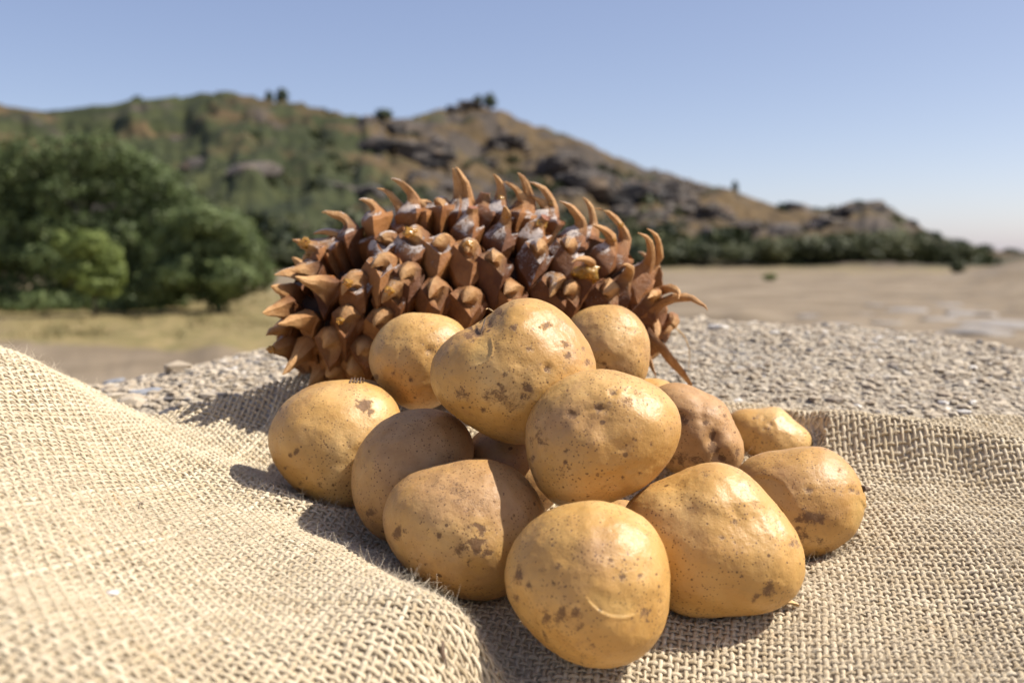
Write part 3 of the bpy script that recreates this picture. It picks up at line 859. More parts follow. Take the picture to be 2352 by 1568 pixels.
def build_cloth():
    n1 = 300
    # one smooth height table, sampled for all threads
    U = np.arange(-0.50, 0.56, PITCHW / 3)
    sub = 4
    x0, x1, y0, y1 = -0.62, 0.66, 0.12, 0.70
    hx, hy = np.linspace(x0, x1, 430), np.linspace(y0, y1, 200)
    HX, HY = np.meshgrid(hx, hy, indexing='ij')
    HZ = cloth_height(HX, HY)
    def zof(x, y):
        fx = np.clip((x - x0) / (x1 - x0) * 429, 0, 428.999); fy = np.clip((y - y0) / (y1 - y0) * 199, 0, 198.999)
        i, j = fx.astype(int), fy.astype(int)
        a, b = fx - i, fy - j
        return (HZ[i, j] * (1 - a) * (1 - b) + HZ[i + 1, j] * a * (1 - b) + HZ[i, j + 1] * (1 - a) * b + HZ[i + 1, j + 1] * a * b)
    def normal(x, y):
        e = 0.002
        gx = (zof(x + e, y) - zof(x - e, y)) / (2 * e); gy = (zof(x, y + e) - zof(x, y - e)) / (2 * e)
        n = np.stack([-gx, -gy, np.ones_like(gx)], -1)
        return n / np.linalg.norm(n, axis=-1, keepdims=True)
    # the woven sheet seen between the threads
    gx = np.linspace(-0.60, 0.64, 300); gy = np.linspace(0.13, 0.66, 150)
    X, Y = np.meshgrid(gx, gy, indexing='ij')
    inside = Y < cloth_back(X) - 0.003
    lifted = (Y > cloth_back(X) - 0.042) & (X > -0.20) & (X < -0.05)
    Z = zof(X, Y); N = normal(X, Y)
    V = np.stack([X, Y, Z], -1) - N * 0.0007
    nx, ny = X.shape
    i = (np.arange(nx - 1)[:, None] * ny + np.arange(ny - 1)[None])
    ok = (inside & ~lifted)
    okf = ok[:-1, :-1] & ok[1:, :-1] & ok[:-1, 1:] & ok[1:, 1:]
    f = np.stack([i, i + ny, i + ny + 1, i + 1], -1)[okf]
    used, inv = np.unique(f, return_inverse=True)
    me = make_mesh("burlap_cloth", V.reshape(-1, 3)[used], inv.reshape(-1, 4), True, dict(tone=np.full(len(used), 0.35)), [M_LINING])
    cloth = link("burlap_cloth", me, label="rumpled beige burlap sheet under the potatoes, folded over the granite", category="cloth")
    roots = []
    for fam, name in ((0, "warp_threads"), (1, "weft_threads")):
        lines = np.arange(-0.46, 0.56, PITCHW)
        nl, ns = len(lines), len(U)
        T, Sx = np.meshgrid(lines, U, indexing='ij')
        k = np.arange(nl)[:, None]
        wander = 0.00055 * (vnoise(np.stack([Sx * 60, T * 977, T * 0], -1), 51 + fam) + 0.7 * vnoise(np.stack([Sx * 260, T * 977, T * 0 + 4], -1), 53 + fam))
        thick = 1.05 + 0.34 * vnoise(np.stack([Sx * 90, T * 977, T * 0 + 9], -1), 57 + fam) + rng.normal(0, 0.10, (nl, 1))
        if fam == 0:
            x, y = uv_to_xy(T + wander, Sx)
        else:
            x, y = uv_to_xy(Sx, T + wander)
        z = zof(x, y); N = normal(x, y)
        ph = (Sx - lines[0]) / PITCHW + k + fam
        under = np.cos(np.pi * ph) * (0.00052 if fam == 0 else 0.00060)
        Pp = np.stack([x, y, z], -1) + N * under[..., None]
        vis = seen(x, y, z, 0.14) & (y < cloth_back(x)) & (y > 0.13) & (x > x0 + .01) & (x < x1 - .01)
        # drop what lies beneath the heap
        ii = np.clip(((x - GX0) / CELL).astype(int), 0, GN - 1); jj = np.clip(((y - GY0) / CELL).astype(int), 0, GN - 1)
        T_ = np.gradient(Pp, axis=1); T_ /= np.linalg.norm(T_, axis=-1, keepdims=True) + 1e-12
        Bn = np.cross(T_, N); Bn /= np.linalg.norm(Bn, axis=-1, keepdims=True) + 1e-12
        Nn = np.cross(Bn, T_)
        SD = 5
        ang = np.arange(SD) / SD * 2 * np.pi
        rb = 0.00090 * thick; rn = 0.00054 * thick
        ring = (Pp[:, :, None] + Bn[:, :, None] * (rb[..., None] * np.cos(ang))[..., None] + Nn[:, :, None] * (rn[..., None] * np.sin(ang))[..., None])
        # use every 2nd sample where the cloth is far away
        segok = vis[:, :-1] & vis[:, 1:]
        idx = np.arange(nl * ns * SD).reshape(nl, ns, SD)
        a = idx[:, :-1][segok]; b = idx[:, 1:][segok]
        q = np.stack([a, np.roll(a, -1, 1), np.roll(b, -1, 1), b], -1).reshape(-1, 4)
        used, inv = np.unique(q, return_inverse=True)
        tone = np.clip(0.5 + 0.22 * rng.normal(0, 1, (nl, 1)) + 0.2 * vnoise(np.stack([Sx * 120, T * 977, T * 0 + 2], -1), 61 + fam), 0, 1)
        tone = np.repeat(tone.reshape(-1), SD)[used]
        me = make_mesh(name, ring.reshape(-1, 3)[used], inv.reshape(-1, 4), True, dict(tone=tone), [M_THREAD])
        link(name, me, cloth, kind="stuff")
        roots.append((Pp[vis], N[vis], T_[vis]))
    # loose fibres
    P0 = np.concatenate([r_[0] for r_ in roots]); N0 = np.concatenate([r_[1] for r_ in roots]); T0 = np.concatenate([r_[2] for r_ in roots])
    wgt = 1 / (0.3 + P0[:, 1]) * (0.25 + (vnoise(P0 * 25, 77) * 0.5 + 0.5) ** 2) * (1 - .75 * sstep(.36, .46, P0[:, 1]) * (P0[:, 0] < -.14))
    nf = 170000
    pick = rng.choice(len(P0), nf, p=wgt / wgt.sum())
    P0, N0, T0 = P0[pick], N0[pick], T0[pick]
    ln = np.minimum(rng.gamma(2.0, 0.0012, nf) + 0.0009, 0.0048)
    rnd = rng.normal(0, 1, (nf, 3)); rnd /= np.linalg.norm(rnd, axis=1, keepdims=True)
    dirv = T0 * rng.choice([-1, 1], nf)[:, None] * 0.8 + rnd * 0.7 + N0 * rng.uniform(0.0, 0.32, nf)[:, None]
    dirv /= np.linalg.norm(dirv, axis=1, keepdims=True)
    bend = rng.normal(0, 0.65, (nf, 3))
    K = 6
    t = np.linspace(0, 1, K)
    C = P0[:, None] + N0[:, None] * 0.0005 + dirv[:, None] * (ln[:, None] * t)[..., None] + bend[:, None] * (ln[:, None] * t ** 2)[..., None] - N0[:, None] * (0.35 * ln[:, None] * t ** 2)[..., None]
    cv = bpy.data.hair_curves.new("fuzz")
    cv.add_curves([K] * nf)
    cv.attributes["position"].data.foreach_set("vector", C.astype(np.float32).ravel())
    ra = cv.attributes.get("radius") or cv.attributes.new("radius", 'FLOAT', 'POINT')
    rr = np.repeat(rng.uniform(0.00003, 0.000075, nf)[:, None], K, 1) * (1 - 0.6 * t)
    ra.data.foreach_set("value", rr.astype(np.float32).ravel())
    cv.materials.append(M_FUZZ)
    link("fuzz", cv, cloth, kind="stuff")
    return cloth, zof
CLOTH, cloth_z = build_cloth()

# ------------------------------------------------------------------ the pine cone
def seg_ray_hit(px, py, A, B, prof):
    """Where the ray through a picture point meets the cone's outer surface (front side); nearest pass when it misses."""
    o = np.array([0, 0, CZ]); d = ray(px, py); d = d / np.linalg.norm(d)
    ax = (B - A); L = np.linalg.norm(ax); a = ax / L
    ts = np.linspace(0.40, 0.85, 900)
    P = o + d * ts[:, None]
    s = (P - A) @ a / L
    perp = P - (A + np.outer(s * L, a))
    dist = np.linalg.norm(perp, axis=1)
    rad = prof(s)
    inside = dist < rad
    if inside.any():
        i = int(np.argmax(inside))
        miss = 0.0
    else:
        i = int(np.argmin(dist - rad))
    return P[i], float(s[i])

CONE_A = at(628, 742, 0.625)
CONE_B = at(1525, 705, 0.655)
_mpp = 0.64 / F
def cone_prof(s):
    return np.interp(s, [-.06, -.02, .03, .10, .22, .38, .52, .68, .80, .90, .98, 1.04], np.array([0, 45, 85, 135, 182, 212, 218, 205, 178, 140, 90, 0.])) * _mpp

def bez(p0, p1, p2, p3, t):
    t = t[:, None]
    return p0 * (1 - t) ** 3 + 3 * p1 * t * (1 - t) ** 2 + 3 * p2 * t * t * (1 - t) + p3 * t ** 3

def build_cone():
    root = bpy.data.objects.new("pine_cone", None)
    COL.objects.link(root)
    ax = CONE_B - CONE_A; L = np.linalg.norm(ax); a = ax / L
    base = (CONE_A + CONE_B) / 2 - np.array([0, 0, 0.06])
    root.location = base
    root["label"] = "big brown pine cone with curved claws and resin, lying behind the potatoes"
    root["category"] = "pine cone"
    # woody core
    sv, sf = ICO[4]
    sg = (sv[:, 2] * 0.5 + 0.5)
    e1 = np.cross(a, [0, 0, 1]); e1 /= np.linalg.norm(e1); e2 = np.cross(a, e1)
    ang = np.arctan2(sv[:, 1], sv[:, 0])
    rad = cone_prof(sg * 0.9 + 0.05) * 0.64 * (1 + 0.09 * np.sin(ang * 9 + sg * 30) * np.sin(sg * 40))
    rad = rad * np.minimum(1, np.hypot(sv[:, 0], sv[:, 1]) * 4)
    cv = CONE_A + np.outer(L * (0.03 + 0.93 * sg), a) + np.outer(rad * np.cos(ang), e1) + np.outer(rad * np.sin(ang), e2)
    link("core", make_mesh("core", cv - base, sf, True, None, [M_CORE]), root)

    SD = 12
    eye_dir = np.array([0, 0, CZ]) - (CONE_A + CONE_B) / 2
    eye_dir /= np.linalg.norm(eye_dir)
    def scale(Q, s, tipP, kind, seed, wt, wa, resin=None):
        """One woody scale from the core to Q, ending in a claw that reaches tipP."""
        r_ = np.random.default_rng(seed)
        axis_pt = CONE_A + a * (s * L)
        er = Q - axis_pt; rad = np.linalg.norm(er); er /= rad
        sc_ = 0.5 + (s - 0.5) * 0.80
        C = CONE_A + a * (sc_ * L) + er * rad * 0.22
        body = Q - C
        tilt = r_.normal(0, .10)
        bl = np.linalg.norm(body); bd = body / bl
        tg = np.cross(a, er); tg /= np.linalg.norm(tg)
        facing = max(0.0, float(np.dot(er, eye_dir)))
        psi = 0.72 * facing * (1 if er[2] > -0.35 else .4) * (0 if kind in ('spike', 'strip') else 1)
        bd = bd * math.cos(psi) - tg * math.sin(psi)
        C = Q - bd * bl
        body = Q - C
        tg = tg * math.cos(tilt) + np.cross(bd, tg) * math.sin(tilt)
        ad = np.cross(bd, tg); ad /= np.linalg.norm(ad)        # points to the apex or base side
        if np.dot(ad, a) < 0:
            ad = -ad
        rings = []; tips = []
        low_, up_ = r_.uniform(1.5, 1.85), r_.uniform(.70, .90)
        jit0 = 1 + r_.normal(0, 0.06, SD)
        def ring(c, t_, b_, w1, w2, kite=1.0):
            an = np.arange(SD) / SD * 2 * np.pi
            cs, sn = np.cos(an), np.sin(an)
            ex = np.where(cs > 0, 1.06, 1.4) * kite + 2.0 * (1 - kite)
            n_ = (np.abs(cs) ** ex + np.abs(sn) ** ex) ** (-1 / ex)
            kx = np.where(cs > 0, low_, up_) * kite + (1 - kite)
            jit = jit0 * (1 + r_.normal(0, 0.025, SD))
            return c + np.outer(cs * n_ * w1 * jit * kx, t_) + np.outer(sn * n_ * w2 * jit, b_)
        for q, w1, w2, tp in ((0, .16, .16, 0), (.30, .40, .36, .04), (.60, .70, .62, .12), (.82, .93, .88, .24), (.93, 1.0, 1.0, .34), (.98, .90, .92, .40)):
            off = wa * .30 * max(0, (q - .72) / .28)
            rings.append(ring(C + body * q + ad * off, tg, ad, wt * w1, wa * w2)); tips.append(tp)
        Lc = np.linalg.norm(tipP - Q)
        p0 = Q + ad * wa * 0.34 - tg * wt * 0.25
        p1 = Q + bd * Lc * 0.40 + ad * (Lc * 0.20 + wa * .34) + tg * (-wt * .25)
        p2 = tipP * 0.55 + (Q + bd * Lc * 0.85 + ad * Lc * 0.28) * 0.45
        p3 = tipP
        if kind in ('spike', 'strip'):
            p1, p2 = p0 + (tipP - p0) * .33 + bd * Lc * .06, p0 + (tipP - p0) * .68 + bd * Lc * .05
        end = {'broken': 0.34}.get(kind, 1.0)
        tt = np.array([0.0, .10, .22, .36, .50, .64, .78, .90, 1.0]) * end
        cc = bez(p0, p1, p2, p3, tt)
        tg0 = tg
        for k, t_ in enumerate(tt):
            d_ = (cc[min(k + 1, len(cc) - 1)] - cc[max(k - 1, 0)]); d_ /= np.linalg.norm(d_) + 1e-9
            b_ = np.cross(d_, tg0); b_ /= np.linalg.norm(b_)
            if np.dot(b_, ad) < 0:
                b_ = -b_
            kt = max(0., 1 - t_ * 3.2)
            if kind in ('spike', 'strip'):
                kt = max(.45, 1 - t_)
                w1 = np.interp(t_, [0, .15, .4, .7, 1], [.78, .58, .40, .22, .03]) * wt
                w2 = np.interp(t_, [0, .15, .4, .7, 1], [.78, .58, .38, .20, .03]) * wa
                if kind == 'strip':
                    w1 = np.interp(t_, [0, .6, 1], [.8, .7, .25]) * wt
            elif kind == 'stub':
                kt = max(.5, 1 - t_)
                w1 = np.interp(t_, [0, .2, .5, .8, 1], [.74, .44, .27, .15, .02]) * wt
                w2 = np.interp(t_, [0, .2, .5, .8, 1], [.74, .46, .28, .16, .02]) * wa
            else:
                w1 = np.interp(t_, [0, .1, .22, .36, .6, .85, 1], [.72 * wt, .46 * wt, .31 * wt, .0031, .0023, .0011, .0002])
                w2 = np.interp(t_, [0, .1, .22, .36, .6, .85, 1], [.66 * wa, .48 * wa, .35 * wa, .0030, .0022, .0010, .0002])
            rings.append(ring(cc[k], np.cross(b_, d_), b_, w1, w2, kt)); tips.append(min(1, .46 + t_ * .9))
        nR = len(rings)
        V = np.concatenate(rings + [cc[-1:] , C[None]])
        idx = np.arange(nR * SD).reshape(nR, SD)
        q = np.stack([idx[:-1], np.roll(idx[:-1], -1, 1), np.roll(idx[1:], -1, 1), idx[1:]], -1).reshape(-1, 4)
        capi = nR * SD
        cap = np.stack([idx[-1], np.roll(idx[-1], -1), np.full(SD, capi)], -1)
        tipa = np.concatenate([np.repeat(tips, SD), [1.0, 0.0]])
        up = np.clip(er[2] * 1.2 + 0.15, 0, 1)
        dust = np.full(len(V), r_.choice([.55, .8, 1.0]) * (0.1 + 0.9 * up) * (1.0 if s > 0.12 else 0.7))
        V = V + 0.0009 * np.stack([vnoise(V * 170, 5), vnoise(V * 170, 6), vnoise(V * 170, 7)], -1)
        mid = np.concatenate([np.zeros(len(q)), np.full(len(cap), 1 if kind == 'broken' else 0)])
        me = make_mesh("scale", V - base, [q, cap], True, dict(tip=tipa, dust=dust), [M_SCALE, M_BREAK], 30, mid)
        o = link("scale", me, root)
        o['age'] = float(r_.uniform(0, 1))
        if resin:
            bv, bf = ICO[3]
            cR = bez(p0, p1, p2, p3, np.array([resin[0]]))[0] - ray(1080, 690) / np.linalg.norm(ray(1080, 690)) * resin[1] * 0.7
            w = bv * (1 + 0.55 * fbm(bv * 2.2 + seed, 3, 5)[:, None]) * np.array([1.0, .7, .8]) * resin[1] * 0.72
            link("resin_drop", make_mesh("resin_drop", w + cR - base, bf, True, None, [M_RESIN]), o)
        return Q

    a2 = lambda X, Y: (735 + X * .3516, 183.75 + Y * .3516)
    a1 = lambda X, Y: (569.6 + X * .3632, 349.1 + Y * .3632)
    a3 = lambda X, Y: (1065.75 + X * .3632, 349.1 + Y * .3632)
    # (frame, base point, claw tip, kind, resin)
    S = [(a2, (160, 1010), (5, 872), 'claw', 0), (a2, (330, 890), (250, 785), 'claw', 0), (a2, (500, 970), (368, 705), 'claw', 0), (a2, (570, 850), (460, 650), 'claw', 0),
         (a2, (650, 860), (600, 790), 'claw', 0), (a2, (860, 860), (863, 580), 'claw', 0), (a2, (910, 850), (882, 575), 'claw', 0), (a2, (730, 920), (755, 775), 'stub', 0),
         (a2, (1020, 860), (1120, 600), 'broken', 0), (a2, (1130, 850), (1130, 610), 'claw', (.2, .004)), (a2, (940, 960), (1000, 700), 'broken', 0), (a2, (1150, 1000), (1205, 835), 'claw', (.4, .003)),
         (a2, (1280, 860), (1192, 668), 'claw', 0), (a2, (1310, 870), (1288, 608), 'claw', 0), (a2, (1230, 900), (1370, 700), 'broken', 0), (a2, (1470, 900), (1366, 665), 'claw', (.3, .003)),
         (a2, (1440, 880), (1366, 758), 'claw', 0), (a2, (1380, 1000), (1560, 840), 'broken', (.1, .0045)), (a2, (1640, 1020), (1563, 793), 'claw', 0), (a2, (1720, 1000), (1712, 772), 'claw', 0),
         (a2, (1850, 1130), (1755, 948), 'claw', (.3, .003)), (a2, (1920, 1110), (1785, 840), 'claw', (.5, .003)), (a2, (2060, 1280), (2082, 998), 'claw', 0), (a2, (2110, 1270), (2140, 978), 'claw', 0),
         (a2, (1540, 1160), (1610, 1095), 'stub', 0), (a2, (1320, 1160), (1420, 1125), 'stub', 0), (a2, (1450, 1310), (1500, 1420), 'stub', 0), (a2, (1690, 1290), (1650, 1185), 'claw', (.0, .009)),
         (a2, (1920, 1380), (1988, 1208), 'claw', (-.1, .005)), (a2, (2130, 1460), (2345, 1425), 'claw', 0), (a2, (2090, 1500), (2140, 1425), 'claw', 0),
         (a2, (850, 1180), (970, 1125), 'stub', (.5, .004)), (a2, (1040, 1270), (1130, 1190), 'stub', 0), (a2, (590, 1120), (560, 1020), 'stub', (.6, .005)), (a2, (320, 1090), (270, 1010), 'stub', (.6, .0055)),
         (a2, (240, 1330), (140, 1405), 'stub', (.6, .004)), (a2, (500, 1370), (405, 1460), 'stub', (.6, .004)), (a2, (700, 1430), (720, 1420), 'stub', 0), (a2, (910, 1470), (930, 1450), 'stub', 0), (a2, (1180, 1420), (1200, 1400), 'stub', 0),
         (a2, (397, 1105), (380, 1060), 'stub', 0), (a2, (727, 1135), (745, 1080), 'stub', (.5, .003)), (a2, (540, 1300), (525, 1310), 'stub', 0), (a2, (380, 1250), (340, 1235), 'stub', 0),
         (a2, (1560, 1440), (1600, 1400), 'stub', 0), (a2, (1800, 1450), (1850, 1400), 'stub', 0),
         (a1, (540, 590), (418, 520), 'claw', (.4, .002)), (a1, (500, 640), (330, 605), 'spike', (.5, .0035)), (a1, (420, 640), (278, 550), 'spike', (.5, .0045)), (a1, (430, 690), (350, 690), 'stub', (.6, .002)),
         (a1, (320, 800), (168, 780), 'spike', 0), (a1, (470, 880), (300, 795), 'spike', 0), (a1, (380, 770), (265, 745), 'spike', 0), (a1, (240, 920), (147, 845), 'spike', 0),
         (a1, (350, 1080), (185, 1085), 'spike', 0), (a1, (230, 1010), (85, 1022), 'spike', 0), (a1, (230, 1110), (118, 1165), 'spike', 0), (a1, (240, 1215), (130, 1255), 'spike', (.8, .003)),
         (a1, (350, 1250), (218, 1408), 'spike', 0), (a1, (490, 1200), (480, 1240), 'stub', 0), (a1, (610, 1070), (580, 1090), 'stub', (.8, .003)), (a1, (830, 1080), (800, 1110), 'stub', 0),
         (a1, (710, 1250), (690, 1290), 'stub', 0), (a1, (650, 1360), (630, 1400), 'stub', 0), (a1, (440, 1390), (380, 1480), 'spike', 0), (a1, (540, 1350), (500, 1420), 'stub', 0),
         (a3, (1150, 980), (1160, 925), 'claw', 0), (a3, (1130, 1050), (1540, 1005), 'claw', 0), (a3, (1120, 1130), (1440, 1475), 'strip', 0), (a3, (1100, 1200), (1215, 1430), 'strip', 0), (a3, (1090, 1120), (1210, 1180), 'stub', 0)]
    eye = np.array([0, 0, CZ])
    qs = []
    for n_, (fr, b_, t_, kind, resin) in enumerate(S):
        bx, by = b_
        if kind == 'stub':
            bx, by = bx + .55 * (t_[0] - bx), by + .55 * (t_[1] - by) - 22
        elif b_[1] > 0:
            by -= 10
        Q, s = seg_ray_hit(*fr(bx, by), CONE_A, CONE_B, cone_prof)
        s = min(max(s, 0.02), 1.0)
        axis_pt = CONE_A + a * (s * L)
        er = Q - axis_pt; er /= np.linalg.norm(er)
        tr = ray(*fr(*t_)); tr /= np.linalg.norm(tr)
        want = Q + (er * 0.9 - a * 0.2) * (0.026 if kind != 'stub' else 0.011)
        dd = np.dot(want - eye, tr)
        T = eye + tr * dd
        ends = 1.0 if 0.12 < s < 0.9 else 0.8
        if kind == 'strip':
            ends *= .42
        scale(Q, s, T, kind, 100 + n_, (0.0136 if kind == 'stub' else 0.0114) * ends * random.uniform(.90, 1.1), (0.0132 if kind == 'stub' else 0.0114) * ends * random.uniform(.90, 1.1), resin or None)
        qs.append(Q)
    qs = np.array(qs)
    # the sides that turn away from the lens
    NP = 175
    ga = math.pi * (3 - 5 ** 0.5)
    ss = np.linspace(0, 1, 400); cum = np.cumsum(cone_prof(ss) + 0.006); cum /= cum[-1]
    for k in range(NP):
        s = float(np.interp((k + .5) / NP, cum, ss))
        th = k * ga
        er = math.cos(th) * e1 + math.sin(th) * e2
        Q = CONE_A + a * (s * L) + er * float(cone_prof(s)) * 0.96
        if np.min(np.linalg.norm(qs - Q, axis=1)) < 0.0195:
            continue
        front = np.dot(er, eye - Q) > 0.10
        up = er[2]
        if front and up > 0.1 and np.min(np.linalg.norm(qs - Q, axis=1)) < 0.0215:
            continue                        # those were placed by hand
        if up > 0.80 and 0.1 < s < 0.9:
            continue
        low = er[2] < -0.3
        ln = 0.008 if (low or front) else 0.014
        T = Q + er * ln - a * ln * 0.5
        qs = np.concatenate([qs, Q[None]])
        scale(Q, s, T, 'stub' if (low or front) else 'claw', 500 + k, 0.0122, 0.0122)
    return root
CONE = build_cone()

# ------------------------------------------------------------------ small things: twigs, crumbs, straws
def tube(points, radii, sides=6):
    P = np.asarray(points, float); n = len(P)
    T = np.gradient(P, axis=0); T /= np.linalg.norm(T, axis=1, keepdims=True) + 1e-12
    ref = np.array([0.3, 0.2, 0.93])
    B = np.cross(T, ref); B /= np.linalg.norm(B, axis=1, keepdims=True)
    N = np.cross(B, T)
    an = np.arange(sides) / sides * 2 * np.pi
    V = (P[:, None] + B[:, None] * (np.asarray(radii)[:, None] * np.cos(an))[..., None] + N[:, None] * (np.asarray(radii)[:, None] * np.sin(an))[..., None]).reshape(-1, 3)
    idx = np.arange(n * sides).reshape(n, sides)
    q = np.stack([idx[:-1], np.roll(idx[:-1], -1, 1), np.roll(idx[1:], -1, 1), idx[1:]], -1).reshape(-1, 4)
    V = np.concatenate([V, P[:1], P[-1:]])
    c0 = np.stack([np.roll(idx[0], -1), idx[0], np.full(sides, n * sides)], -1)
    c1 = np.stack([idx[-1], np.roll(idx[-1], -1), np.full(sides, n * sides + 1)], -1)
    return V, [q, np.concatenate([c0, c1])]

def twig(name, P, r, mat, label, cat):
    P = np.asarray(P)
    t = np.linspace(0, 1, 10)
    u = np.linspace(0, 1, len(P))
    C = np.stack([np.interp(t, u, P[:, k]) for k in range(3)], -1)
    C[1:-1] = C[1:-1] * .5 + (C[:-2] + C[2:]) * .25
    o_ = C.mean(0)
    V, f = tube(C - o_, r * (1 - .4 * t))
    return link(name, make_mesh(name, V, f, True, None, [mat], 50), loc=o_, label=label, category=cat)

def on_cloth(px, py, lift=0.001):
    d = 0.2
    while d < 0.8:
        p = at(px, py, d)
        if p[2] <= float(cloth_z(np.array([p[0]]), np.array([p[1]]))[0]) + lift:
            return p
        d += 0.0015
    return p

def on_rock(px, py):
    d = 0.5
    while d < 1.3:
        p = at(px, py, d)
        if p[2] <= float(rock_height(np.array([p[0]]), np.array([p[1]]))[0]) + 0.002:
            return p
        d += 0.003
    return p

twig("twig", [at(1500, 745, .645), at(1515, 775, .64), at(1532, 800, .635), at(1545, 822, .63)], 0.0011, M_DARKTWIG, "thin dark twig slanting down from the cone's right end", "twig")
twig("dry_needle", [at(1545, 748, .66), at(1572, 770, .67), at(1585, 805, .67), on_rock(1582, 850)], 0.0005, M_STRAW, "fine dry needle arching to the granite right of the cone", "needle")
twig("straw_bit", [on_cloth(1015, 1475, .002), on_cloth(1016, 1500, .0025), on_cloth(1025, 1530, .002)], 0.0011, M_DARKTWIG, "short grey-brown stalk lying on the front burlap fold", "stalk")
twig("straw_bit", [on_cloth(258, 1130), on_cloth(266, 1148), on_cloth(281, 1163)], 0.0004, M_STRAW, "orange straw fibre on the left slope of the burlap", "straw")
twig("straw_bit", [on_cloth(318, 1166), on_cloth(322, 1152), on_cloth(330, 1158)], 0.0004, M_DARKTWIG, "tiny dark hooked fibre on the left slope of the burlap", "straw")
pw = on_cloth(257, 1362, .001)
bv, bf = ICO[2]
link("husk", make_mesh("husk", bv * np.array([.0022, .0012, .0009]), bf, True, None, [M_WHITE]), loc=pw, label="white husk flake caught in the weave at lower left", category="flake")
pf = on_cloth(1808, 1393, .002)
th_ = np.linspace(-1, 1, 7)
pv = np.array([[x * .005, w_ * .0022 * (1 - .5 * x * x), .0014 * (1 - x * x) + .0012 * w_ * w_] for x in th_ for w_ in (-1, 0, 1)])
pfaces = np.array([[i * 3 + j, i * 3 + 3 + j, i * 3 + 4 + j, i * 3 + 1 + j] for i in range(6) for j in range(2)])
link("peel_scrap", make_mesh("peel_scrap", np.concatenate([pv, pv - [0, 0, .0003]]), [pfaces, pfaces[:, ::-1] + len(pv)], True, None, [M_PEEL]), loc=pf, label="curled scrap of potato peel on the burlap by the largest potato", category="peel")

# parts that stick out of single potatoes
def bit(key, P, r, mat, name):
    o = POT[key]["obj"]
    P = np.asarray(P)
    t = np.linspace(0, 1, 8); u = np.linspace(0, 1, len(P))
    C = np.stack([np.interp(t, u, P[:, k]) for k in range(3)], -1) - POT[key]["ctr"]
    V, f = tube(C, r * (1 - .5 * t))
    link(name, make_mesh(name, V, f, True, None, [mat], 60), o)

def surf(key, px, py):
    """Front surface of a potato at a picture point."""
    vv = POT[key]["verts"] - np.array([0, 0, CZ])
    dep = vv[:, 1] * CP - vv[:, 2] * SP
    up_ = vv[:, 1] * SP + vv[:, 2] * CP
    X, Y = 1176 + F * vv[:, 0] / dep, 784 - F * up_ / dep
    d2 = (X - px) ** 2 + (Y - py) ** 2
    c = np.argsort(d2)[:12]
    return POT[key]["verts"][c[np.argmin(dep[c])]]
bit("right", [surf("right", 1982, 1122), at(1990, 1121, .468), at(1999, 1124, .468)], 0.0016, M_DARKTWIG, "stem_stub")
bit("top", [surf("top", 1104, 765), surf("top", 1108, 757) + [0, -.001, .001], surf("top", 1112, 745) + [0, -.0015, .002], surf("top", 1115, 740) + [0, -.001, .0025]], 0.0005, M_DARKTWIG, "rootlet")
bit("top", [surf("top", 1130, 712), at(1122, 708, .47), at(1116, 710, .468)], 0.0004, M_STRAW, "rootlet")
for j in range(5):
    bit("left", [surf("left", 805 + j * 7, 877), at(808 + j * 7, 869 - (j % 2) * 2, .503), at(815 + j * 6 - 6, 868 + (j % 3), .503)], 0.0005, M_DARKTWIG, "rootlet")
def flap(key, p0, p1, p2, w_, name="skin_flap"):
    A_, B_, C_ = [surf(key, *p) for p in (p0, p1, p2)]
    ctr = POT[key]["ctr"]
    rows = []
    for t in np.linspace(0, 1, 9):
        c = A_ * (1 - t) ** 2 + 2 * (2 * B_ - (A_ + C_) / 2) * t * (1 - t) * 0.5 * 2 / 2 + C_ * t * t if False else (A_ * (1 - t) * (1 - 2 * t) + B_ * 4 * t * (1 - t) + C_ * t * (2 * t - 1))
        n = (c - ctr) / np.linalg.norm(c - ctr)
        wd = w_ * math.sin(math.pi * min(max(t, .04), .96))
        side = np.cross(C_ - A_, n); side /= np.linalg.norm(side)
        rows += [c - n * .0004, c + n * wd * .6 + side * wd * .5, c + n * wd * .6 + side * (wd * .5 + .00025)]
    V = np.array(rows) - ctr
    f = np.array([[i * 3 + j, i * 3 + 3 + j, i * 3 + 4 + j, i * 3 + 1 + j] for i in range(8) for j in range(2)])
    link(name, make_mesh(name, V, f, True, None, [M_PEEL]), POT[key]["obj"])
flap("right_front", (1797, 1148), (1805, 1160), (1806, 1172), .0016)

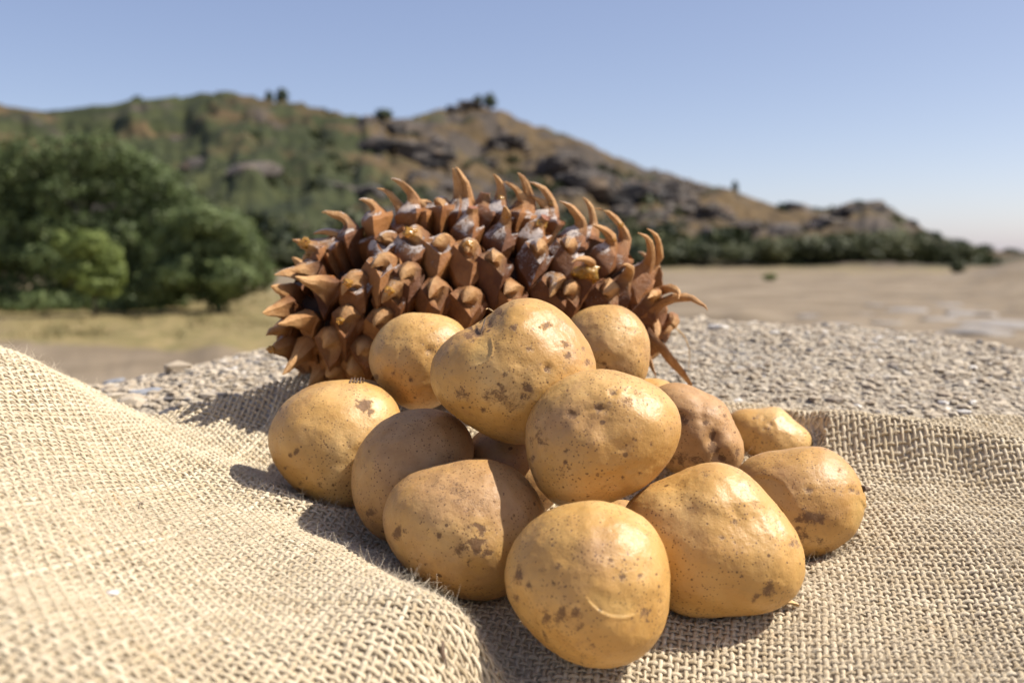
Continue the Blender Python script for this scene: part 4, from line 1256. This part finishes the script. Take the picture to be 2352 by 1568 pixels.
# ------------------------------------------------------------------ vegetation and rocks of the hill
def leaf_mesh(name, lobes, n, size, mat, seed, shell=0.62, tone_bias=0.0, down=0.0):
    """Many small leaf faces spread through ellipsoid lobes (cx, cy, cz, rx, ry, rz)."""
    r_ = np.random.default_rng(seed)
    lb = np.array(lobes, float)
    w = (lb[:, 3] * lb[:, 4] * lb[:, 5]) ** (2 / 3.); w /= w.sum()
    k = r_.choice(len(lb), n, p=w)
    d = r_.normal(0, 1, (n, 3)); d /= np.linalg.norm(d, axis=1, keepdims=True)
    clump = fbm(d * 2.4 + lb[k, :3] * 1.7, 3, seed)
    rad = (shell + (1 - shell) * r_.random(n) ** 0.6) * (1 + 0.30 * clump)
    keep = r_.random(n) < np.clip(0.72 + 0.7 * clump, 0.12, 1)
    c = lb[k, :3] + d * rad[:, None] * lb[k, 3:]
    c, d, clump = c[keep], d[keep], clump[keep]
    n = len(c)
    nm = d + r_.normal(0, .42, (n, 3)); ax = r_.normal(0, 1, (n, 3)) - np.array([0, 0, down])
    ax = ax - nm * (ax * nm).sum(1, keepdims=True) / (nm * nm).sum(1, keepdims=True); ax /= np.linalg.norm(ax, axis=1, keepdims=True)
    b = np.cross(ax, nm); b /= np.linalg.norm(b, axis=1, keepdims=True)
    s = size * r_.uniform(0.6, 1.4, n)[:, None]
    V = np.stack([c - ax * s, c + b * s * .45, c + ax * s, c - b * s * .45], 1).reshape(-1, 3)
    f = np.arange(n * 4).reshape(-1, 4)
    tone = np.clip(0.5 + tone_bias + 0.35 * r_.normal(0, .6, n) + 0.25 * clump, 0, 1)
    return make_mesh(name, V, f, False, dict(tone=np.repeat(tone, 4)), [mat])

def ground_at(px, r):
    return float(land_height(np.array([float(px)]), np.array([float(r)]))[0])

def tree(name, px, r, lobes_px, n, leaf, mat, label, cat, seed, trunk=None, group=None, down=0.0, bias=0.0):
    """lobes_px: (px, py, half width, half height) as seen from the lens, at distance r."""
    m = r / F
    gz = ground_at(px, r)
    x0 = (px - 1176) * m
    root = bpy.data.objects.new(name, None); COL.objects.link(root)
    root.location = (x0, r, gz)
    root["label"], root["category"] = label, cat
    if group:
        root["group"] = group
    lobes = []
    rr = np.random.default_rng(seed)
    for (lx, ly, a_, b_) in lobes_px:
        lobes.append(((lx - px) * m, rr.uniform(-.4, .4) * a_ * m, CZ + (575 - ly) * m - gz, a_ * m, a_ * m * .9, b_ * m))
    link("crown", leaf_mesh("crown", lobes, n, leaf, mat, seed, down=down, tone_bias=bias), root)
    # trunk and limbs into the lobes
    h = trunk or 0.25
    top = np.array([0, 0, max(l[2] for l in lobes) * .55])
    tw = max(l[3] for l in lobes) * 0.09
    V, f = tube([(0, 0, -.1), (tw * .3, 0, top[2] * .4), (tw * .1, 0, top[2])], [tw, tw * .75, tw * .5], 8)
    Vs, fq, ft, off = [V], [f[0]], [f[1]], len(V)
    for l in lobes[:6]:
        e = np.array(l[:3]); st = np.array([tw * .2, 0, top[2] * .45])
        V, f = tube([st, (st + e) / 2 + [0, 0, -.05 * e[2]], e], [tw * .5, tw * .35, tw * .12], 6)
        Vs.append(V); fq.append(f[0] + off); ft.append(f[1] + off); off += len(V)
    link("trunk", make_mesh("trunk", np.concatenate(Vs), [np.concatenate(fq), np.concatenate(ft)], True, None, [M_BARK]), root)
    return root

_wl = [(-40, 430, 110, 100), (30, 400, 80, 75), (110, 380, 75, 65), (60, 470, 80, 55), (180, 370, 70, 55), (255, 365, 75, 55), (320, 395, 65, 50), (375, 430, 60, 50), (420, 470, 50, 48),
       (160, 450, 80, 50), (240, 440, 75, 50), (310, 470, 70, 50), (380, 510, 70, 50), (440, 520, 40, 45), (120, 520, 90, 50), (210, 520, 90, 45), (300, 540, 85, 45), (-10, 530, 100, 60), (50, 580, 90, 50),
       (140, 590, 110, 45), (260, 600, 110, 45), (370, 580, 80, 50), (330, 650, 110, 52), (200, 660, 140, 50), (60, 660, 130, 52), (-60, 640, 110, 70), (420, 640, 60, 50), (300, 690, 140, 26), (100, 690, 150, 26)]
tree("willow_tree", 150, 26, _wl, 62000, 0.07, M_LEAF, "broad dark green willow-like tree at the left edge", "tree", 1, down=.6, bias=-.12)
tree("shrub", 505, 24.0, [(470, 515, 75, 48), (530, 530, 65, 50), (415, 560, 65, 52), (575, 575, 52, 48), (490, 580, 80, 50), (600, 625, 34, 42), (430, 625, 80, 50), (540, 635, 75, 48), (375, 655, 60, 45), (500, 672, 60, 24), (500, 700, 26, 20)],
     30000, 0.06, M_LEAF, "rounded green shrub on a short trunk, right of the willow-like tree", "shrub", 2, bias=.05)
tree("shrub", 215, 22.6, [(215, 560, 40, 34), (180, 575, 34, 30), (245, 590, 42, 32), (265, 625, 32, 30), (150, 555, 26, 22), (200, 620, 46, 34), (230, 655, 52, 26), (160, 625, 30, 26)],
     11000, 0.05, M_LEAF2, "bright yellow-green shrub in front of the willow-like tree", "shrub", 3, bias=.1)

# trees standing out on the skyline
def sky_tree(px, py_top, py_base, hw, r, label, seed, pine=False):
    mid = (py_top + py_base) / 2; hh = (py_base - py_top) / 2
    lob = [(px, mid - hh * .1, hw, hh * .7), (px + hw * .3, mid + hh * .35, hw * .7, hh * .5), (px - hw * .4, mid + hh * .2, hw * .6, hh * .5), (px, mid - hh * .5, hw * .6, hh * .5)]
    m = r / F
    root = bpy.data.objects.new("hill_tree", None); COL.objects.link(root)
    gz = CZ + (575 - py_base - 3) * m
    root.location = ((px - 1176) * m, r, gz)
    root["label"], root["category"], root["group"] = label, "tree", "trees on the hill's skyline"
    lobes = [((lx - px) * m, 0, CZ + (575 - ly) * m - gz, a_ * m, a_ * m, b_ * m) for lx, ly, a_, b_ in lob]
    link("crown", leaf_mesh("crown", lobes, 900, 0.34, M_PINE, seed, shell=.2), root)
    V, f = tube([(0, 0, -.6), (0.02, 0, hh * m * .8), (0, 0, hh * m * 1.5)], [hw * m * .13, hw * m * .1, hw * m * .05], 6)
    link("trunk", make_mesh("trunk", V, f, True, None, [M_BARK]), root)
sky_tree(330, 226, 258, 13, 198, "lone rounded tree on the far left crest of the hill", 21)
sky_tree(628, 216, 246, 9, 195, "slim tree left of the tallest tree on the crest", 22)
sky_tree(657, 208, 252, 15, 193, "tallest tree on the left crest of the hill", 23)
sky_tree(590, 228, 243, 14, 198, "low tree left of the slim tree on the crest", 24)
sky_tree(886, 256, 280, 22, 178, "bushy tree in the saddle between the two summits", 25)
sky_tree(1126, 220, 258, 18, 232, "dark tree beside the summit rock of the middle hill", 26)
sky_tree(1098, 226, 250, 10, 234, "small tree touching the summit rock on its right", 29)
sky_tree(1683, 416, 450, 7, 205, "thin lone tree on the long right-hand ridge", 27)
sky_tree(8, 264, 285, 16, 190, "tree at the left end of the skyline", 28)

sky_tree(2145, 528, 578, 16, 150, "tree just right of the last knoll", 31)
sky_tree(2205, 548, 584, 18, 160, "first low tree of the distant right-hand row", 32)
sky_tree(2258, 560, 586, 20, 180, "middle low tree of the distant right-hand row", 33)
sky_tree(2318, 570, 588, 22, 200, "last low tree of the distant right-hand row", 34)
sky_tree(1790, 468, 490, 10, 176, "small bush-like tree low on the right ridge", 35)

# granite outcrops
def boulder(px, py, hw, hh, r, dark, label, seed, group=None):
    m = r / F
    bv, bf = ICO[4]
    w = np.sign(bv) * np.abs(bv) ** 0.8
    w = w * (1 + 0.38 * fbm(bv * 1.3 + seed * 5.1, 4, seed)[:, None])
    cut = np.round(w * 2.2) / 2.2
    w = (w * .6 + cut * .4) * np.array([hw * m, hw * m * .8, hh * m])
    o = link("granite_outcrop", make_mesh("granite_outcrop", w, bf, True, None, [M_BOULDER], 30), loc=((px - 1176) * m, r, CZ + (575 - py) * m), label=label, category="rock", group="granite outcrops on the hill")
    o["dark"] = float(dark)

def hill_r(px, py):
    """Distance at which the hillside is seen at a picture point."""
    rs = np.linspace(60, 260, 500)
    zz = land_height(np.full(500, float(px)), rs)
    yy = 575 - (zz - CZ) / rs * F
    k = np.where(yy <= py)[0]
    return float(rs[k[0]]) if len(k) else 215.0

for (px, py, hw, hh, dk, lab) in [
    (1432, 462, 80, 34, .85, "darkest cliff-like outcrop on the right slope, above the cone's claws"),
    (1350, 425, 60, 28, .3, "broad grey outcrop just up and left of the dark cliff"),
    (1285, 385, 55, 26, .15, "pale grey outcrop on the middle of the right slope"),
    (1083, 248, 26, 9, .55, "dark summit rock on the middle hilltop"),
    (1050, 258, 22, 9, .6, "low dark rock left of the summit rock"),
    (905, 305, 34, 16, .7, "dark rock on the left shoulder of the middle hill"),
    (870, 345, 50, 22, .5, "brown-grey rock face on the left flank of the middle hill"),
    (985, 352, 70, 26, .2, "large pale rock slab below the middle summit"),
    (1000, 380, 36, 12, .8, "dark ledge under the large pale slab"),
    (440, 332, 36, 14, .3, "grey-brown rock just right of the willow-like tree's top"),
    (240, 300, 40, 12, .6, "dark rock on the left crest above the willow-like tree"),
    (310, 256, 26, 7, .85, "black rock beside the lone rounded tree"),
    (738, 260, 20, 7, .85, "small black rock on the skyline right of the tallest tree"),
    (1520, 440, 40, 24, .1, "pale rock right of the dark cliff"),
    (1560, 475, 50, 26, .2, "light brown rock low on the right ridge"),
    (1640, 490, 44, 18, .1, "pale rock near the foot of the right ridge"),
    (1700, 520, 34, 14, .15, "lowest pale rock above the scrub belt"),
    (1975, 487, 52, 15, .45, "rocky cap of the last knoll on the right"),
    (2062, 514, 36, 12, .4, "rock on the right flank of the last knoll"),
    (1890, 505, 30, 12, .2, "grey rock left of the last knoll"),
    (560, 300, 26, 8, .2, "small pale rock on the green left slope"),
    (1170, 330, 40, 16, .35, "mid-grey rock below the middle hilltop on the right")]:
    boulder(px, py, hw, hh, hill_r(px, py + hh * .6), dk, lab, int(px + py))

# loose boulders among the scrub
_bm = []
for k in range(6):
    bv, bf = ICO[2]
    w = np.sign(bv) * np.abs(bv) ** .8 * (1 + .4 * fbm(bv * 1.2 + k * 9.1, 3, k)[:, None])
    _bm.append(make_mesh("hill_boulder", w * np.array([1, .8, .6]), bf, True, None, [M_BOULDER], 30))
_rb = np.random.default_rng(77)
_nb = 0
while _nb < 170:
    px = _rb.choice([_rb.uniform(820, 1560), _rb.uniform(150, 620), _rb.uniform(1400, 2080), _rb.uniform(-50, 2080)], p=[.45, .2, .25, .1])
    foot = float(np.interp(px, [0, 700, 1500, 2200, 2500], [62, 66, 82, 90, 140]))
    r = foot + 20 + _rb.random() * 95
    s_ = _rb.gamma(2.2, .38) + .3
    o = link("hill_boulder", _bm[_nb % 6], loc=((px - 1176) / F * r, r, ground_at(px, r) + s_ * .1), label="weathered granite boulder lying among the scrub of the hillside", category="boulder", group="boulders strewn over the hillside")
    o.scale = (s_ * _rb.uniform(.8, 1.6), s_, s_ * _rb.uniform(.7, 1.2)); o.rotation_euler = (0, 0, _rb.uniform(0, 6))
    o["dark"] = float(_rb.choice([0., .05, .2, .5]))
    _nb += 1
# flat stones on the sand at right
M_SANDSTONE = mat_twig("pale_field_stone", (0.20, 0.175, 0.15), (0.30, 0.27, 0.235))
_sm = []
for k in range(6):
    me = _bm[k].copy(); me.name = "sand_stone"; me.materials.clear(); me.materials.append(M_SANDSTONE); _sm.append(me)
for k, (px, py, hw) in enumerate([(1930, 752, 60), (2085, 712, 42), (2150, 733, 34), (2230, 720, 52), (2300, 745, 70), (2040, 742, 30), (2330, 690, 60), (2180, 700, 28), (1860, 725, 24), (2260, 762, 60), (2120, 770, 44), (2010, 700, 22), (1980, 722, 26), (2340, 640, 50)]):
    r = CZ * F / (py - 575); m = r / F
    o = link("sand_stone", _bm[k % 6], loc=((px - 1176) * m, r, .0), label="low grey stone half sunk in the sand at right", category="stone", group="stones half sunk in the sand")
    o.scale = (hw * m, hw * m * 1.4, hw * m * .22); o.rotation_euler = (0, 0, k * .9); o["dark"] = 0.0
    o.data = _sm[k % 6]

# scrub: the hillside cover nobody could count
def build_scrub():
    parts_v, tones = [], []
    r_ = np.random.default_rng(5)
    n = 1500
    for k in range(n):
        px = r_.uniform(-150, 2250)
        t = r_.random() ** 1.1
        foot = np.interp(px, [0, 700, 1500, 2200, 2500], [62, 66, 82, 90, 140])
        r0 = foot + t * 110
        gr = vnoise(np.array([[px * .008, r0 * .03, 1.0]]), 3)[0]
        green = (px < 1000) * .25 + (t < .25) * .6 - (t > .6) * .15
        if r_.random() > np.clip(0.30 + green + gr * .8, .08, 1):
            continue
        z0 = ground_at(px, r0)
        x0 = (px - 1176) / F * r0
        hw = r_.uniform(.6, 1.9) * (1.25 if t < .25 else 1); hh = hw * r_.uniform(.45, .8)
        nl = 44
        d = r_.normal(0, 1, (nl, 3)); d /= np.linalg.norm(d, axis=1, keepdims=True)
        d[:, 2] = np.abs(d[:, 2])
        c = np.array([x0, r0, z0]) + d * np.array([hw, hw, hh]) * r_.uniform(.55, 1.1, (nl, 1))
        ax = r_.normal(0, 1, (nl, 3)); ax /= np.linalg.norm(ax, axis=1, keepdims=True)
        b = np.cross(ax, r_.normal(0, 1, (nl, 3))); b /= np.linalg.norm(b, axis=1, keepdims=True)
        s = hw * .30
        parts_v.append(np.stack([c - ax * s, c + b * s * .7, c + ax * s, c - b * s * .7], 1).reshape(-1, 3))
        tones.append(np.repeat(np.clip(r_.normal(.45 + .2 * gr, .28) + r_.normal(0, .12, nl), 0, 1), 4))
    V = np.concatenate(parts_v)
    link("hillside_scrub", make_mesh("hillside_scrub", V, np.arange(len(V)).reshape(-1, 4), False, dict(tone=np.concatenate(tones)), [M_SCRUB]),
         kind="stuff", label="green scrub scattered over the hillside", category="scrub")
build_scrub()

# belt of bushes along the foot of the hill
BELT = [(640, 585, 60, 24, 66), (560, 600, 40, 20, 64), (700, 598, 40, 14, 66), (1540, 585, 55, 28, 84), (1610, 580, 60, 30, 85), (1685, 583, 55, 26, 85), (1760, 575, 60, 34, 86), (1835, 573, 60, 36, 87), (1905, 572, 60, 38, 88), (1975, 568, 60, 42, 88),
        (2045, 566, 60, 44, 89), (2105, 572, 40, 38, 90), (2150, 575, 45, 40, 90), (2215, 580, 34, 24, 92), (1460, 590, 50, 24, 83)]
protos = []
for k in range(4):
    lob = [(0, 0, .15, 1, .9, .8), (.45, .1, .0, .6, .6, .6), (-.5, 0, .05, .6, .6, .7), (.1, -.2, -.3, .9, .7, .5)]
    protos.append(leaf_mesh("belt_bush", lob, 1500, .12, M_SCRUB, 60 + k, shell=.45, tone_bias=(-.12, .12, .28, .02)[k]))
for k, (px, py, hw, hh, r) in enumerate(BELT):
    m = r / F
    o = link("belt_bush", protos[k % 4], loc=((px - 1176) * m, r, CZ + (575 - py) * m), label="grey-green bush in the scrub belt along the foot of the hill", category="bush", group="bushes along the foot of the hill")
    o.scale = (hw * m, hw * m, hh * m)
    o.rotation_euler[2] = k * 1.3
def lone_bush(px, py, hw, hh, label, seed, mat):
    r = CZ * F / (py + hh - 575)
    m = r / F
    o = link("bush", leaf_mesh("bush", [(0, 0, 0, hw * m, hw * m, hh * m), (0, 0, -hh * m * .3, hw * m * .8, hw * m * .8, hh * m * .6)], 1100, hw * m * .16, mat, seed, shell=.3),
             loc=((px - 1176) * m, r, CZ + (575 - py) * m), label=label, category="bush")
lone_bush(2198, 612, 20, 18, "small dark bush standing alone on the sand at right", 81, M_SCRUB)
lone_bush(1768, 635, 17, 8, "low bright green tuft on the sand below the scrub belt", 82, M_LEAF2)

# dry grass in the clearing at left
def build_grass():
    r_ = np.random.default_rng(15)
    n = 16000
    px = r_.uniform(-150, 760, n); r = r_.uniform(17.5, 36, n)
    pn = vnoise(np.stack([px * .02, r * .5, r * 0], -1), 4)
    k = r_.random(n) < np.clip(.25 + pn, .03, 1)
    px, r, pn = px[k], r[k], pn[k]; n = len(px)
    z = land_height(px, r)
    x = (px - 1176) / F * r
    c = np.stack([x, r, z], -1)
    h = r_.uniform(.03, .10, n)[:, None]
    a = r_.uniform(0, 6.28, n); d = np.stack([np.cos(a), np.sin(a), a * 0], -1)
    tip = c + np.array([0, 0, 1.0]) * h + r_.normal(0, .4, (n, 3)) * h * [1, 1, 0]
    V = np.stack([c - d * .02, c + d * .02, tip], 1).reshape(-1, 3)
    link("grass", make_mesh("grass", V, np.arange(n * 3).reshape(-1, 3), False, dict(tone=np.repeat(np.clip(r_.normal(.5, .25, n) - .3 * pn, 0, 1), 3)), [M_DRYGRASS]), kind="stuff")
build_grass()
